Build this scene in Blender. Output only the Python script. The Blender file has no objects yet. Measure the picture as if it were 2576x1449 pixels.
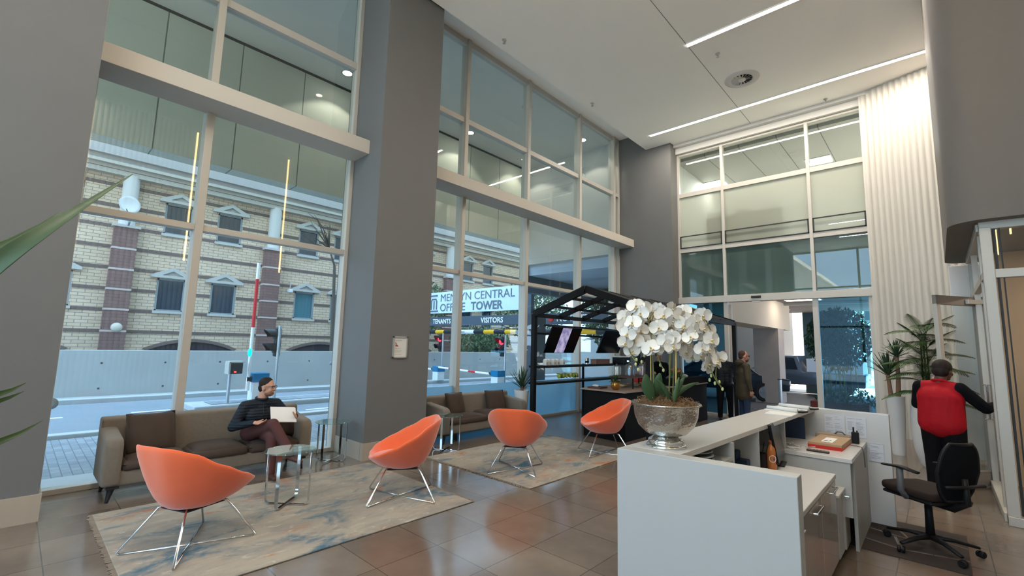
import bpy, math, random
from mathutils import Vector, Matrix
R=random.Random(7)
pi=math.pi
SC=bpy.context.scene; COL=SC.collection
# ---------------- camera ----------------
cd=bpy.data.cameras.new('camera'); cam=bpy.data.objects.new('camera',cd); COL.objects.link(cam)
cd.sensor_width=36; cd.sensor_fit='HORIZONTAL'; cd.lens=1151.44/2576*36; cd.clip_start=.05; cd.clip_end=400
r=Vector((.7346341,.67802531,.0243808)); u=Vector((.06494411,-.10604577,.99223816)); f=Vector((-.67534806,.7273486,.12193859))
cam.matrix_world=Matrix(((r.x,u.x,-f.x,0),(r.y,u.y,-f.y,0),(r.z,u.z,-f.z,1.65),(0,0,0,1)))
SC.camera=cam
# ---------------- exposure, sky, sun ----------------
vs=SC.view_settings; vs.view_transform='Standard'; vs.look='None'; vs.gamma=1; vs.use_curve_mapping=False; vs.exposure=0.35
w=bpy.data.worlds.new('sky'); SC.world=w; w.use_nodes=True
bg=w.node_tree.nodes['Background']; bg.inputs[0].default_value=(.50,.73,1,1); bg.inputs[1].default_value=4.6
sd=bpy.data.lights.new('sun','SUN'); sd.energy=23; sd.angle=.01; sd.color=(1,.93,.82)
sun=bpy.data.objects.new('sun',sd); COL.objects.link(sun); sun.rotation_euler=Vector((-.75,-.12,-.62)).to_track_quat('-Z','Y').to_euler()
def area(name,loc,sx,sy,e,col,direction=(0,0,-1)):
    a=bpy.data.lights.new(name,'AREA'); a.shape='RECTANGLE'; a.size=sx; a.size_y=sy; a.energy=e; a.color=col
    o=bpy.data.objects.new(name,a); COL.objects.link(o); o.location=loc
    o.rotation_euler=Vector(direction).to_track_quat('-Z','Y').to_euler(); return o
WARM=(1,.90,.78)
# the linear ceiling lights' own output (same places and sizes as the visible strips)
area('strip_light',(-2.1,11.17,7.36),6.6,.07,181,WARM)
area('strip_light',(.0,8.1,7.36),.25,.07,8,WARM)
area('strip_light',(-1.4,8.1,7.36),3.2,.07,96,WARM)
area('strip_light',(-1.2,.48,7.36),4.1,.07,132,WARM)
area('strip_light',(-1.2,-2.6,7.36),4.1,.07,132,WARM)  # output of the added fill strip behind the viewer
# ---------------- materials ----------------
MAT={}
def nn(nt,t,x=0,y=0,**k):
    n=nt.nodes.new(t); n.location=(x,y)
    for a,b in k.items(): setattr(n,a,b)
    return n
def mat(name,col,rough=.5,metal=0,noise=0,nscale=8,emit=None,es=0,bump=0,bscale=60,trans=0,spec=.25,coat=0,sheen=0,alpha=1,quilt=0):
    if name in MAT: return MAT[name]
    m=bpy.data.materials.new(name); m.use_nodes=True; nt=m.node_tree; p=nt.nodes['Principled BSDF']
    p.inputs['Base Color'].default_value=(*col,1); p.inputs['Roughness'].default_value=rough; p.inputs['Metallic'].default_value=metal
    p.inputs['Specular IOR Level'].default_value=spec; p.inputs['Coat Weight'].default_value=coat; p.inputs['Sheen Weight'].default_value=sheen
    p.inputs['Transmission Weight'].default_value=trans; p.inputs['Alpha'].default_value=alpha
    if emit: p.inputs['Emission Color'].default_value=(*emit,1); p.inputs['Emission Strength'].default_value=es
    tc=nn(nt,'ShaderNodeTexCoord',-900,0)
    if noise:
        n=nn(nt,'ShaderNodeTexNoise',-700,100); n.inputs['Scale'].default_value=nscale; n.inputs['Detail'].default_value=5
        nt.links.new(tc.outputs['Object'],n.inputs['Vector'])
        mx=nn(nt,'ShaderNodeMixRGB',-400,100); mx.inputs[1].default_value=(*[c*(1-noise) for c in col],1); mx.inputs[2].default_value=(*[min(1,c*(1+noise)) for c in col],1)
        nt.links.new(n.outputs['Fac'],mx.inputs[0]); nt.links.new(mx.outputs[0],p.inputs['Base Color'])
    if bump:
        n2=nn(nt,'ShaderNodeTexNoise',-700,-200); n2.inputs['Scale'].default_value=bscale; nt.links.new(tc.outputs['Object'],n2.inputs['Vector'])
        b=nn(nt,'ShaderNodeBump',-400,-200); b.inputs['Strength'].default_value=bump; b.inputs['Distance'].default_value=.01
        nt.links.new(n2.outputs['Fac'],b.inputs['Height']); nt.links.new(b.outputs[0],p.inputs['Normal'])
    if quilt:
        wv=nn(nt,'ShaderNodeTexWave',-700,-400,bands_direction='Z',wave_profile='SIN'); wv.inputs['Scale'].default_value=quilt; wv.inputs['Distortion'].default_value=1.2; wv.inputs['Detail Scale'].default_value=3
        nt.links.new(tc.outputs['Object'],wv.inputs['Vector']); pw=nn(nt,'ShaderNodeMath',-550,-400,operation='POWER'); pw.inputs[1].default_value=.35; nt.links.new(wv.outputs['Fac'],pw.inputs[0])
        b=nn(nt,'ShaderNodeBump',-400,-400); b.inputs['Strength'].default_value=.45; b.inputs['Distance'].default_value=.012
        nt.links.new(pw.outputs[0],b.inputs['Height']); nt.links.new(b.outputs[0],p.inputs['Normal'])
    MAT[name]=m; return m
def glassmat(name,tint,f0=.05,boost=1.0,haze=None):
    if name in MAT: return MAT[name]
    m=bpy.data.materials.new(name); m.use_nodes=True; nt=m.node_tree; nt.nodes.clear()
    o=nn(nt,'ShaderNodeOutputMaterial',600,0); tr=nn(nt,'ShaderNodeBsdfTransparent',0,0); tr.inputs[0].default_value=(*tint,1)
    gl=nn(nt,'ShaderNodeBsdfGlossy',0,-200); gl.inputs['Roughness'].default_value=.0; gl.inputs[0].default_value=(1,1,1,1)
    lw=nn(nt,'ShaderNodeLayerWeight',-600,100); lw.inputs['Blend'].default_value=.5
    pw=nn(nt,'ShaderNodeMath',-400,100,operation='POWER'); pw.inputs[1].default_value=5
    ml=nn(nt,'ShaderNodeMath',-200,100,operation='MULTIPLY_ADD'); ml.inputs[1].default_value=(1-f0)*boost; ml.inputs[2].default_value=f0
    mx=nn(nt,'ShaderNodeMixShader',300,0)
    nt.links.new(lw.outputs['Facing'],pw.inputs[0]); nt.links.new(pw.outputs[0],ml.inputs[0]); nt.links.new(ml.outputs[0],mx.inputs[0])
    base=tr.outputs[0]
    if haze:
        df=nn(nt,'ShaderNodeBsdfTranslucent',0,-400); df.inputs[0].default_value=(*haze[0],1)
        d2=nn(nt,'ShaderNodeBsdfDiffuse',0,-500); d2.inputs[0].default_value=(*haze[0],1)
        ad=nn(nt,'ShaderNodeMixShader',100,-450); ad.inputs[0].default_value=.5
        nt.links.new(df.outputs[0],ad.inputs[1]); nt.links.new(d2.outputs[0],ad.inputs[2])
        hz=nn(nt,'ShaderNodeMixShader',200,-100); hz.inputs[0].default_value=haze[1]
        nt.links.new(tr.outputs[0],hz.inputs[1]); nt.links.new(ad.outputs[0],hz.inputs[2]); base=hz.outputs[0]
    nt.links.new(base,mx.inputs[1]); nt.links.new(gl.outputs[0],mx.inputs[2]); nt.links.new(mx.outputs[0],o.inputs[0])
    MAT[name]=m; return m
def swz(nt,order,scale=1,off=(0,0)):
    """object coordinates reordered so a 2D brick pattern lies in the wanted plane"""
    tc=nn(nt,'ShaderNodeTexCoord',-1300,0); sp=nn(nt,'ShaderNodeSeparateXYZ',-1150,0); cb=nn(nt,'ShaderNodeCombineXYZ',-900,0)
    nt.links.new(tc.outputs['Object'],sp.inputs[0])
    for i,a in enumerate(order):
        ad=nn(nt,'ShaderNodeMath',-1000,-i*100,operation='ADD'); ad.inputs[1].default_value=off[i]
        nt.links.new(sp.outputs[a],ad.inputs[0]); nt.links.new(ad.outputs[0],cb.inputs[i])
    return cb.outputs[0]
def brick(name,c1,c2,mortar,bw,bh,ms,order=('Y','Z'),rough=.85,offset=.5,off=(0,0),noise=0,spec=.3,nscale=1.2,bump=.0,mcol=None,rvar=0):
    if name in MAT: return MAT[name]
    m=bpy.data.materials.new(name); m.use_nodes=True; nt=m.node_tree; p=nt.nodes['Principled BSDF']
    v=swz(nt,order,off=off)
    b=nn(nt,'ShaderNodeTexBrick',-600,0); b.offset=offset; b.inputs['Scale'].default_value=1; b.inputs['Brick Width'].default_value=bw; b.inputs['Row Height'].default_value=bh
    b.inputs['Mortar Size'].default_value=ms; b.inputs['Mortar Smooth'].default_value=.2; b.inputs['Color1'].default_value=(*c1,1); b.inputs['Color2'].default_value=(*c2,1); b.inputs['Mortar'].default_value=(*mortar,1)
    nt.links.new(v,b.inputs['Vector']); col=b.outputs['Color']
    if noise:
        n=nn(nt,'ShaderNodeTexNoise',-600,300); n.inputs['Scale'].default_value=nscale; n.inputs['Detail'].default_value=8; n.inputs['Roughness'].default_value=.6
        nt.links.new(v,n.inputs['Vector'])
        rp=nn(nt,'ShaderNodeValToRGB',-400,300); rp.color_ramp.elements[0].position=.3; rp.color_ramp.elements[1].position=.7
        rp.color_ramp.elements[0].color=(1-noise,)*3+(1,); rp.color_ramp.elements[1].color=(1+noise,1+noise*.9,1+noise*.75,1)
        nt.links.new(n.outputs['Fac'],rp.inputs[0])
        mx=nn(nt,'ShaderNodeMixRGB',-200,100,blend_type='MULTIPLY'); mx.inputs[0].default_value=1
        nt.links.new(col,mx.inputs[1]); nt.links.new(rp.outputs[0],mx.inputs[2]); col=mx.outputs[0]
        if rvar:
            mr=nn(nt,'ShaderNodeMapRange',-200,-100); mr.inputs[3].default_value=rough-rvar; mr.inputs[4].default_value=rough+rvar
            nt.links.new(n.outputs['Fac'],mr.inputs[0]); nt.links.new(mr.outputs[0],p.inputs['Roughness'])
    nt.links.new(col,p.inputs['Base Color']); 
    if not rvar: p.inputs['Roughness'].default_value=rough
    p.inputs['Specular IOR Level'].default_value=spec
    MAT[name]=m; return m
# ---------------- mesh building ----------------
class MB:
    def __init__(s): s.v=[]; s.f=[]; s.m=[]
    def add(s,v,f,mi=0):
        n=len(s.v); s.v+= [tuple(p) for p in v]; s.f+=[tuple(i+n for i in q) for q in f]; s.m+=[mi]*len(f); return s
    def box(s,x0,x1,y0,y1,z0,z1,mi=0,M=None):
        v=[(x,y,z) for x in (x0,x1) for y in (y0,y1) for z in (z0,z1)]
        if M: v=[M@Vector(p) for p in v]
        return s.add(v,[(0,1,3,2),(4,6,7,5),(0,4,5,1),(2,3,7,6),(0,2,6,4),(1,5,7,3)],mi)
    def prism(s,pts,z0,z1,mi=0,M=None):
        n=len(pts); v=[(x,y,z0) for x,y in pts]+[(x,y,z1) for x,y in pts]
        if M: v=[M@Vector(p) for p in v]
        return s.add(v,[tuple(range(n-1,-1,-1)),tuple(range(n,2*n))]+[(i,(i+1)%n,n+(i+1)%n,n+i) for i in range(n)],mi)
    def tube(s,pts,rad,n=8,mi=0,cap=True,closed=False,flat=1):
        pts=[Vector(p) for p in pts]; k=len(pts); rs=rad if isinstance(rad,(list,tuple)) else [rad]*k
        up=None; rings=[]
        for i,p in enumerate(pts):
            a=pts[(i-1)%k] if (i>0 or closed) else p; b=pts[(i+1)%k] if (i<k-1 or closed) else p
            t=(b-a).normalized()
            if up is None:
                up=Vector((0,0,1)) if abs(t.z)<.9 else Vector((1,0,0))
            sd=t.cross(up)
            if sd.length<1e-4: sd=t.orthogonal()
            sd.normalize(); up=sd.cross(t).normalized()
            rings.append([p+(sd*math.cos(2*pi*j/n)+up*math.sin(2*pi*j/n)*flat)*rs[i] for j in range(n)])
        v=[q for r_ in rings for q in r_]; F=[]
        for i in range(k if closed else k-1):
            a=i*n; b=((i+1)%k)*n
            F+=[(a+j,a+(j+1)%n,b+(j+1)%n,b+j) for j in range(n)]
        if cap and not closed: F+=[tuple(range(n-1,-1,-1)),tuple(range((k-1)*n,k*n))]
        return s.add(v,F,mi)
    def lathe(s,prof,c=(0,0,0),n=24,mi=0,M=None,a0=0,sx=1,sy=1):
        v=[];F=[];k=len(prof)
        for (r_,z) in prof:
            for j in range(n):
                a=a0+2*pi*j/n; v.append(Vector((r_*math.cos(a)*sx,r_*math.sin(a)*sy,z)))
        for i in range(k-1):
            F+=[(i*n+j,i*n+(j+1)%n,(i+1)*n+(j+1)%n,(i+1)*n+j) for j in range(n)]
        if prof[0][0]>1e-6: F.append(tuple(range(n-1,-1,-1)))
        if prof[-1][0]>1e-6: F.append(tuple(range((k-1)*n,k*n)))
        if M: v=[M@p for p in v]
        v=[p+Vector(c) for p in v]
        return s.add(v,F,mi)
    def sph(s,c,rx,ry=None,rz=None,n=16,m=10,mi=0,M=None):
        ry=ry or rx; rz=rz or rx
        pr=[(max(math.sin(pi*i/m),1e-4 if i in(0,m) else 0),-math.cos(pi*i/m)) for i in range(m+1)]
        v=[];F=[]
        for (r_,z) in pr:
            for j in range(n):
                a=2*pi*j/n; p=Vector((r_*math.cos(a)*rx,r_*math.sin(a)*ry,z*rz))
                if M: p=M@p
                v.append(p+Vector(c))
        for i in range(m): F+=[(i*n+j,i*n+(j+1)%n,(i+1)*n+(j+1)%n,(i+1)*n+j) for j in range(n)]
        F+=[tuple(range(n-1,-1,-1)),tuple(range(m*n,m*n+n))]
        return s.add(v,F,mi)
    def cone(s,p0,r0,p1,r1,n=14):
        """rounded tapered limb"""
        p0=Vector(p0);p1=Vector(p1);d=p1-p0;L=d.length
        if L<1e-5: return s.sph(p0,r0)
        q=d.normalized().to_track_quat('Z','Y').to_matrix()
        pr=[(r0*math.sin(a*pi/12),-r0*math.cos(a*pi/12)) for a in range(0,7)]+[(r1*math.cos(a*pi/12),L+r1*math.sin(a*pi/12)) for a in range(0,7)]
        pr=[(max(a,1e-4),b) for a,b in pr]
        v=[];F=[];k=len(pr)
        for (r_,z) in pr:
            for j in range(n):
                a=2*pi*j/n; v.append(p0+q@Vector((r_*math.cos(a),r_*math.sin(a),z)))
        for i in range(k-1): F+=[(i*n+j,i*n+(j+1)%n,(i+1)*n+(j+1)%n,(i+1)*n+j) for j in range(n)]
        F+=[tuple(range(n-1,-1,-1)),tuple(range((k-1)*n,k*n))]
        return s.add(v,F)
    def mesh(s,name,mats,smooth=False,shift=None):
        me=bpy.data.meshes.new(name); v=s.v
        if shift is not None: v=[(a-shift[0],b-shift[1],c-shift[2]) for a,b,c in v]
        me.from_pydata(v,[],s.f)
        for m in (mats if isinstance(mats,(list,tuple)) else [mats]): me.materials.append(m)
        me.polygons.foreach_set('material_index',s.m)
        if smooth: me.polygons.foreach_set('use_smooth',[True]*len(me.polygons))
        me.update(); return me
def rootof(o):
    while o.parent: o=o.parent
    return o
def obj(name,mb,m,parent=None,smooth=False,bevel=0,sub=0,W=True,angle=None,seg=2,kind=None,label=None,weld=False):
    """link one mesh object; W: coordinates are world ones, shifted to the thing's base"""
    sh=rootof(parent).location if (parent and W) else None
    me=mb.mesh(name,m,smooth,sh); o=bpy.data.objects.new(name,me); COL.objects.link(o)
    if parent: o.parent=parent
    if weld: md=o.modifiers.new('w','WELD'); md.merge_threshold=.0005
    if bevel: md=o.modifiers.new('b','BEVEL'); md.width=bevel; md.segments=seg; md.limit_method='ANGLE'; md.angle_limit=math.radians(40)
    if sub: md=o.modifiers.new('s','SUBSURF'); md.levels=sub; md.render_levels=sub
    if smooth and angle:
        me.shade_smooth() if hasattr(me,'shade_smooth') else None
        try:
            me.set_sharp_from_angle(angle=math.radians(angle))
        except Exception: pass
    if kind: o['kind']=kind
    if label: o['label']=label
    return o
def thing(name,label,cat,loc=(0,0,0),rz=0,group=None,kind=None):
    o=bpy.data.objects.new(name,None); COL.objects.link(o); o.location=loc; o.rotation_euler=(0,0,rz); o.empty_display_size=.1
    if label: o['label']=label
    if cat: o['category']=cat
    if group: o['group']=group
    if kind: o['kind']=kind
    return o
def tag(o,label,cat,group=None,kind=None):
    o['label']=label; o['category']=cat
    if group: o['group']=group
    if kind: o['kind']=kind
    return o
def dup(o,loc=None,rz=None,label=None,group=None,parent=None):
    c=o.copy(); COL.objects.link(c)
    if parent is not None: c.parent=parent
    if loc is not None: c.location=loc
    if rz is not None: c.rotation_euler=(0,0,rz)
    if label: c['label']=label
    if group: c['group']=group
    for ch in list(o.children): dup(ch,parent=c)
    return c
def B(x0,x1,y0,y1,z0,z1): return MB().box(x0,x1,y0,y1,z0,z1)
def struct(name,mb,m,parent=None,**k):
    o=obj(name,mb,m,parent,**k)
    if not parent: o['kind']='structure'
    return o
def text(name,s,loc,size,m,parent=None,rx=pi/2,rz=pi/2,ext=.005,align='LEFT',sx=1,bold=0,label=None):
    """letters as solid geometry; origin shifted like other parts"""
    c=bpy.data.curves.new(name,'FONT'); c.body=s; c.size=size; c.extrude=ext; c.align_x=align; c.offset=bold; c.resolution_u=3
    t=bpy.data.objects.new(name,c); dg=bpy.context.evaluated_depsgraph_get()
    COL.objects.link(t); dg.update(); me=bpy.data.meshes.new_from_object(t.evaluated_get(dg)); COL.objects.unlink(t); bpy.data.objects.remove(t)
    me.materials.clear(); me.materials.append(m); o=bpy.data.objects.new(name,me); COL.objects.link(o)
    if parent: o.parent=parent; loc=Vector(loc)-rootof(parent).location
    o.location=loc; o.rotation_euler=(rx,0,rz); o.scale=(sx,1,1)
    if label: o['label']=label
    return o
def blob(name,prims,vox,m,parent=None,it=4,W=True,cut=None):
    """limbs and masses fused into one continuous skin"""
    mb=MB()
    for p in prims:
        if p[0]=='c': mb.cone(*p[1:5])
        elif p[0]=='e':
            M=p[3] if len(p)>3 else None
            mb.sph(p[1],*p[2],M=M)
    me=mb.mesh(name,m,True); t=bpy.data.objects.new(name,me); COL.objects.link(t)
    md=t.modifiers.new('r','REMESH'); md.mode='VOXEL'; md.voxel_size=vox; md.use_smooth_shade=True
    if it: sm=t.modifiers.new('s','SMOOTH'); sm.factor=.5; sm.iterations=it
    dg=bpy.context.evaluated_depsgraph_get(); dg.update(); me2=bpy.data.meshes.new_from_object(t.evaluated_get(dg))
    COL.objects.unlink(t); bpy.data.objects.remove(t)
    me2.name=name
    sh=rootof(parent).location if (parent and W) else None
    if sh is not None: me2.transform(Matrix.Translation(-Vector(sh)))
    o=bpy.data.objects.new(name,me2); COL.objects.link(o)
    if not me2.materials: me2.materials.append(m)
    if parent: o.parent=parent
    return o
def rot(x=0,y=0,z=0): return (Matrix.Rotation(z,3,'Z')@Matrix.Rotation(y,3,'Y')@Matrix.Rotation(x,3,'X'))
# ================= SETTING =================
XG=-6.8
frame=mat('aluminium_frame',(.50,.47,.42),.45,.15)
frame_dk=mat('dark_gasket',(.03,.03,.03),.5)
pillar=mat('grey_paint',(.145,.143,.138),.6,noise=.04,nscale=3)
mass=mat('taupe_paint',(.165,.148,.135),.7,noise=.03)
white=mat('white_plaster',(.68,.66,.62),.7,noise=.02,nscale=2)
ceilm=mat('ceiling_paint',(.92,.88,.82),.8,noise=.015,nscale=1)
shelfm=mat('bulkhead_paint',(.52,.48,.42),.6)
led=mat('led_strip',(1,1,1),.5,emit=(1,.90,.80),es=14)
led_y=mat('led_strip_yellow',(1,1,1),.5,emit=(1,.66,.25),es=16)
glass=glassmat('clear_glass',(.93,.97,.97),.035)
glass_t=glassmat('tinted_glass',(.86,.89,.86),.032)
glass_b=glassmat('blue_glass',(.45,.72,.84),.012)
glass_dk=glassmat('dark_glass',(.45,.60,.58),.07,haze=((.17,.25,.23),.6))
film=glassmat('frosted_film',(.35,.62,.85),.03,haze=((.46,.74,.88),.90))
frost=glassmat('frosted_glass',(.8,.85,.8),.04,haze=((.50,.50,.43),.72))
tile=brick('floor_tile',(.145,.110,.086),(.185,.146,.115),(.07,.058,.05),.5555,.5555,.004,('X','Y'),.15,0,(3.12+.5555*20,-3.09+.5555*20),.22,.6,1.6,rvar=.05)
tileb=brick('skirting_tile',(.36,.30,.24),(.40,.34,.27),(.10,.09,.08),.5555,2,.004,('Y','X'),.35,0,(3.3,0),.1,.5)
struct('floor',B(XG-.15,4,-6,12.45,-.25,0),tile)
# ceiling with a light-coloured recess along the glazing
c=struct('ceiling',B(-5.9,4,-6,12.4,7.38,7.6),ceilm)
rc=MB()
for a,b in ((-6,-.85),(.3,3.45),(4.5,11.95)):
    rc.add([(-5.9,a,7.38),(-5.9,b,7.38),(-6.4,b,7.92),(-6.4,a,7.92),(XG-.1,a,7.92),(XG-.1,b,7.92),(-5.9,a,8.1),(-5.9,b,8.1),(XG-.1,a,8.1),(XG-.1,b,8.1)],
     [(0,3,2,1),(3,4,5,2),(6,7,9,8),(0,1,7,6),(4,8,9,5),(0,6,8,4,3),(1,2,5,9,7)])
struct('ceiling',rc,ceilm)
sm_=mat('seam_shadow_gap',(.18,.17,.16),.9)
j=MB(); j.box(-3.14,-3.132,-6,12.4,7.376,7.381); 
obj('seam',j,sm_,c)
# bulkhead above the entrance glazing
struct('trim_1',B(-5.3,1.2,12.28,12.6,7.14,7.40).box(-5.3,1.2,12.15,12.28,7.30,7.40),white)
struct('wall_far',B(-5.3,1.4,12.45,12.7,7.14,9),white)
# pillars of the left side
def pil(x0,x1,y0,y1):
    struct('wall_left',B(x0,x1,y0,y1,0,8.0),pillar)
pil(-7.05,-5.95,-.85,.30); pil(-7.05,-5.95,3.45,4.5); pil(-7.05,-5.16,11.95,12.55)
struct('wall_left',B(-7.05,-5.95,-6,-5.6,0,8.0),pillar)
for y0,y1 in ((-.85,.30),(3.45,4.5)):
    b=MB().box(-5.95,-5.925,y0-.02,y1+.02,0,.23).box(-6.79,-5.95,y1,y1+.02,0,.23).box(-6.79,-5.95,y0-.02,y0,0,.23)
    struct('baseboard_left',b,tileb)
struct('baseboard_left',B(-6.75,-5.14,11.925,11.95,0,.22).box(-5.16,-5.135,11.95,12.35,0,.22),tileb)
# left glazing
def bay(name,y0,y1,mulls,thin,film_z,low):
    g=thing(name,None,None,(XG,(y0+y1)/2,0),kind='structure')
    x0,x1=XG-.11,XG+.04
    for z,h in ((0,.055),(2.98,.08),(4.62,.10),(6.10,.11),(7.80,.12)):
        obj('transom',B(x0+.004,x1-.006,y0+.02,y1-.02,z,z+h),frame,g,bevel=.004)
    obj('jamb',B(x0,x1,y0,y0+.045,0,7.92),frame,g,bevel=.004); obj('jamb',B(x0,x1,y1-.06,y1,0,7.92),frame,g,bevel=.004)
    for y in mulls:
        obj('mullion',B(x0-.02,x1+.03,y-.045,y+.045,0,7.92),frame,g,bevel=.006)
    ys=[y0]+list(mulls)+[y1]; zs=[.03,3.02,4.66,6.15,7.86]
    for a,b in zip(ys,ys[1:]):
        for k,(za,zb) in enumerate(zip(zs,zs[1:])):
            obj('pane',B(XG-.035,XG-.023,a+.01,b-.01,za,zb),glass if k<1 else glass_t,g)
        if film_z: obj('frosted_film',B(XG-.022,XG-.018,a+.02,b-.02,.05,film_z),film,g)
    return g
bay('window_1',.30,3.45,(1.44,),0,0,0)
bay('window_2',4.5,11.95,(5.80,7.74,9.86,11.62),0,.84,0)
bay('window_3',-5.6,-.85,(-3.2,),0,0,0)
# white box bulkheads (light shelves) across each bay
for y0,y1 in ((.30,3.45),(4.5,11.95),(-5.6,-.85)):
    struct('trim_2',B(-6.79,-6.3,y0,y1,4.53,4.75),shelfm,bevel=.004)
# ---------- far glazing ----------
YF=12.4
g=thing('window_4',None,None,(-3,YF,0),kind='structure')
mx=[-5.14,-3.95,-2.0,-.93]
for k,x in enumerate(mx):
    obj('mullion',B(x-.035,x+.035,YF-.04,YF+.1,2.86,7.14),frame,g,bevel=.004)
for z,h in ((5.86,.12),(4.28,.12),(7.08,.06)):
    obj('transom',B(mx[0],mx[-1],YF-.03,YF+.1,z,z+h),frame,g,bevel=.004)
for a,b in zip(mx,mx[1:]):
    obj('pane',B(a+.02,b-.02,YF+.02,YF+.032,5.96,7.1),glass_t,g)
    obj('pane',B(a+.02,b-.02,YF+.02,YF+.032,4.76,5.88),frost,g,label='frosted glass pane')
    obj('vent_sash',B(a+.04,b-.04,YF-.045,YF-.02,4.40,4.425).box(a+.04,b-.04,YF-.045,YF-.02,4.72,4.745).box(a+.04,a+.065,YF-.045,YF-.02,4.40,4.745).box(b-.065,b-.04,YF-.045,YF-.02,4.40,4.745),frame_dk,g,label='black vent sash frame')
    obj('pane',B(a+.02,b-.02,YF+.02,YF+.032,4.4,4.75),frost,g)
    obj('pane',B(a+.02,b-.02,YF+.02,YF+.032,3.05,4.3),glass_dk,g,label='dark green tinted pane')
# ---------- entrance door ----------
g=thing('door_1',None,None,(-3,YF,0),kind='structure')
obj('header',B(-5.2,-.9,YF-.10,YF+.1,2.86,3.03),frame,g,bevel=.006)
s=obj('motion_sensor',B(-3.32,-3.10,YF-.14,YF-.10,2.93,2.985),frame_dk,g,bevel=.012)
obj('sensor_plate',B(-3.30,-3.14,YF-.12,YF-.04,2.82,2.85),frame,g)
for x,wd in ((-5.15,.04),(-3.95,.05),(-2.0,.055),(-.98,.05)):
    obj('post',B(x-wd,x+wd,YF-.05,YF+.05,0,2.88),frame,g,bevel=.004)
obj('sliding_leaf_frame',B(-3.90,-3.84,YF+.06,YF+.10,0,2.8),frame,g)
obj('side_pane',B(-5.1,-3.98,YF,YF+.012,.05,2.86),glass_b,g); obj('side_pane',B(-1.95,-1.03,YF,YF+.012,.05,2.86),glass_b,g)
obj('dark_jamb',B(-1.035,-.93,YF+.02,YF+.07,0,2.84),mat('dark_bronze',(.05,.04,.04),.4),g)
obj('sill',B(-5.2,-.9,YF-.05,YF+.05,0,.03),frame,g)
# ---------- ribbed white wall panels ----------
def ribbed(name,p0,p1,z0,z1,pitch=.105,amp=.045,th=.10,m=None):
    p0=Vector((*p0,0));p1=Vector((*p1,0)); d=(p1-p0); L=d.length; d/=L; nrm=Vector((d.y,-d.x,0)); n=max(8,int(L/pitch*8)); pts=[]
    for i in range(n+1):
        t=L*i/n; a=amp*(abs(math.sin(pi*t/pitch))**.8); q=p0+d*t+nrm*a; pts.append((q.x,q.y))
    pts+=[((p1-nrm*th).x,(p1-nrm*th).y),((p0-nrm*th).x,(p0-nrm*th).y)]
    k=len(pts); v=[(x,y,z0) for x,y in pts]+[(x,y,z1) for x,y in pts]
    F=[(i,(i+1)%k,k+(i+1)%k,k+i) for i in range(k)]
    mb=MB().add(v,F); return mb
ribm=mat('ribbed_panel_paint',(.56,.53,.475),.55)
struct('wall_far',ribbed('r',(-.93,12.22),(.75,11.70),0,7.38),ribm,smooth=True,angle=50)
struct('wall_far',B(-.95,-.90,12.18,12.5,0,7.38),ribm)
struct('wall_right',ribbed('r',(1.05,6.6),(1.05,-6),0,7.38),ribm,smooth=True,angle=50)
struct('wall_right',B(.7,4,11.6,11.9,0,7.38),white)
g=thing('window_6',None,None,(-3,-6,0),kind='structure')
for x in (-6.9,-4.9,-2.9,-.9,.95): obj('mullion',B(x-.05,x+.05,-6.1,-5.95,0,7.4),frame,g)
for z in (0,3.0,5.2,7.3): obj('transom',B(-6.9,1,-6.09,-5.96,z,z+.09),frame,g)
for a,b in ((-6.9,-4.9),(-4.9,-2.9),(-2.9,-.9),(-.9,.95)):
    for c0,c1 in ((.09,3),(3.09,5.2),(5.29,7.3)): obj('pane',B(a+.05,b-.05,-6.03,-6.02,c0,c1),glass,g)
# slim vertical lights set in the ribbed wall (seen mirrored in the window glass)
for k,y in enumerate((.72,2.87,5.3)):
    t=thing('wall_light','slim vertical light line in the ribbed wall, %s'%('nearest the front desk','across from the long sofa','across from the grey pillar')[k],'wall light',(1.0,y,3.65))
    obj('lamp_strip',B(.99,1.01,y-.02,y+.02,3.65,7.25),led_y,t)
    obj('housing',B(1.01,1.04,y-.035,y+.035,3.62,7.28),frame,t)
t=thing('wall_light','slim vertical light line at the glass room corner','wall light',(.13,9.35,3.6)) 
# ---------- mezzanine mass with rounded edge over the glass office ----------
pts=[(.16,6.7),(3.5,6.7),(3.5,11.7),(.9,11.7),(.9,9.8),(.36,9.8)]+[(.36+.2*math.cos(a),9.6+.2*math.sin(a)) for a in [pi/2+pi/2*i/6 for i in range(1,7)]]
pts=pts[1:]+[(.46-.30*math.cos(a),7.0-.30*math.sin(a)) for a in [pi/2*i/10 for i in range(0,11)]]
struct('wall_right',MB().prism(pts,3.06,7.38),mass,smooth=True,angle=30)
# slim wall light there is part of the mass' underside
bpy.data.objects.remove(t)
whp=mat('white_gloss_panel',(.66,.64,.62),.35)
struct('wall_right',B(.20,.50,9.95,10.25,.10,3.05),whp,bevel=.01)
struct('wall_right',B(.5,.62,8.95,11.8,0,3.06),mat('hall_wall',(.30,.26,.22),.6))
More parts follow.
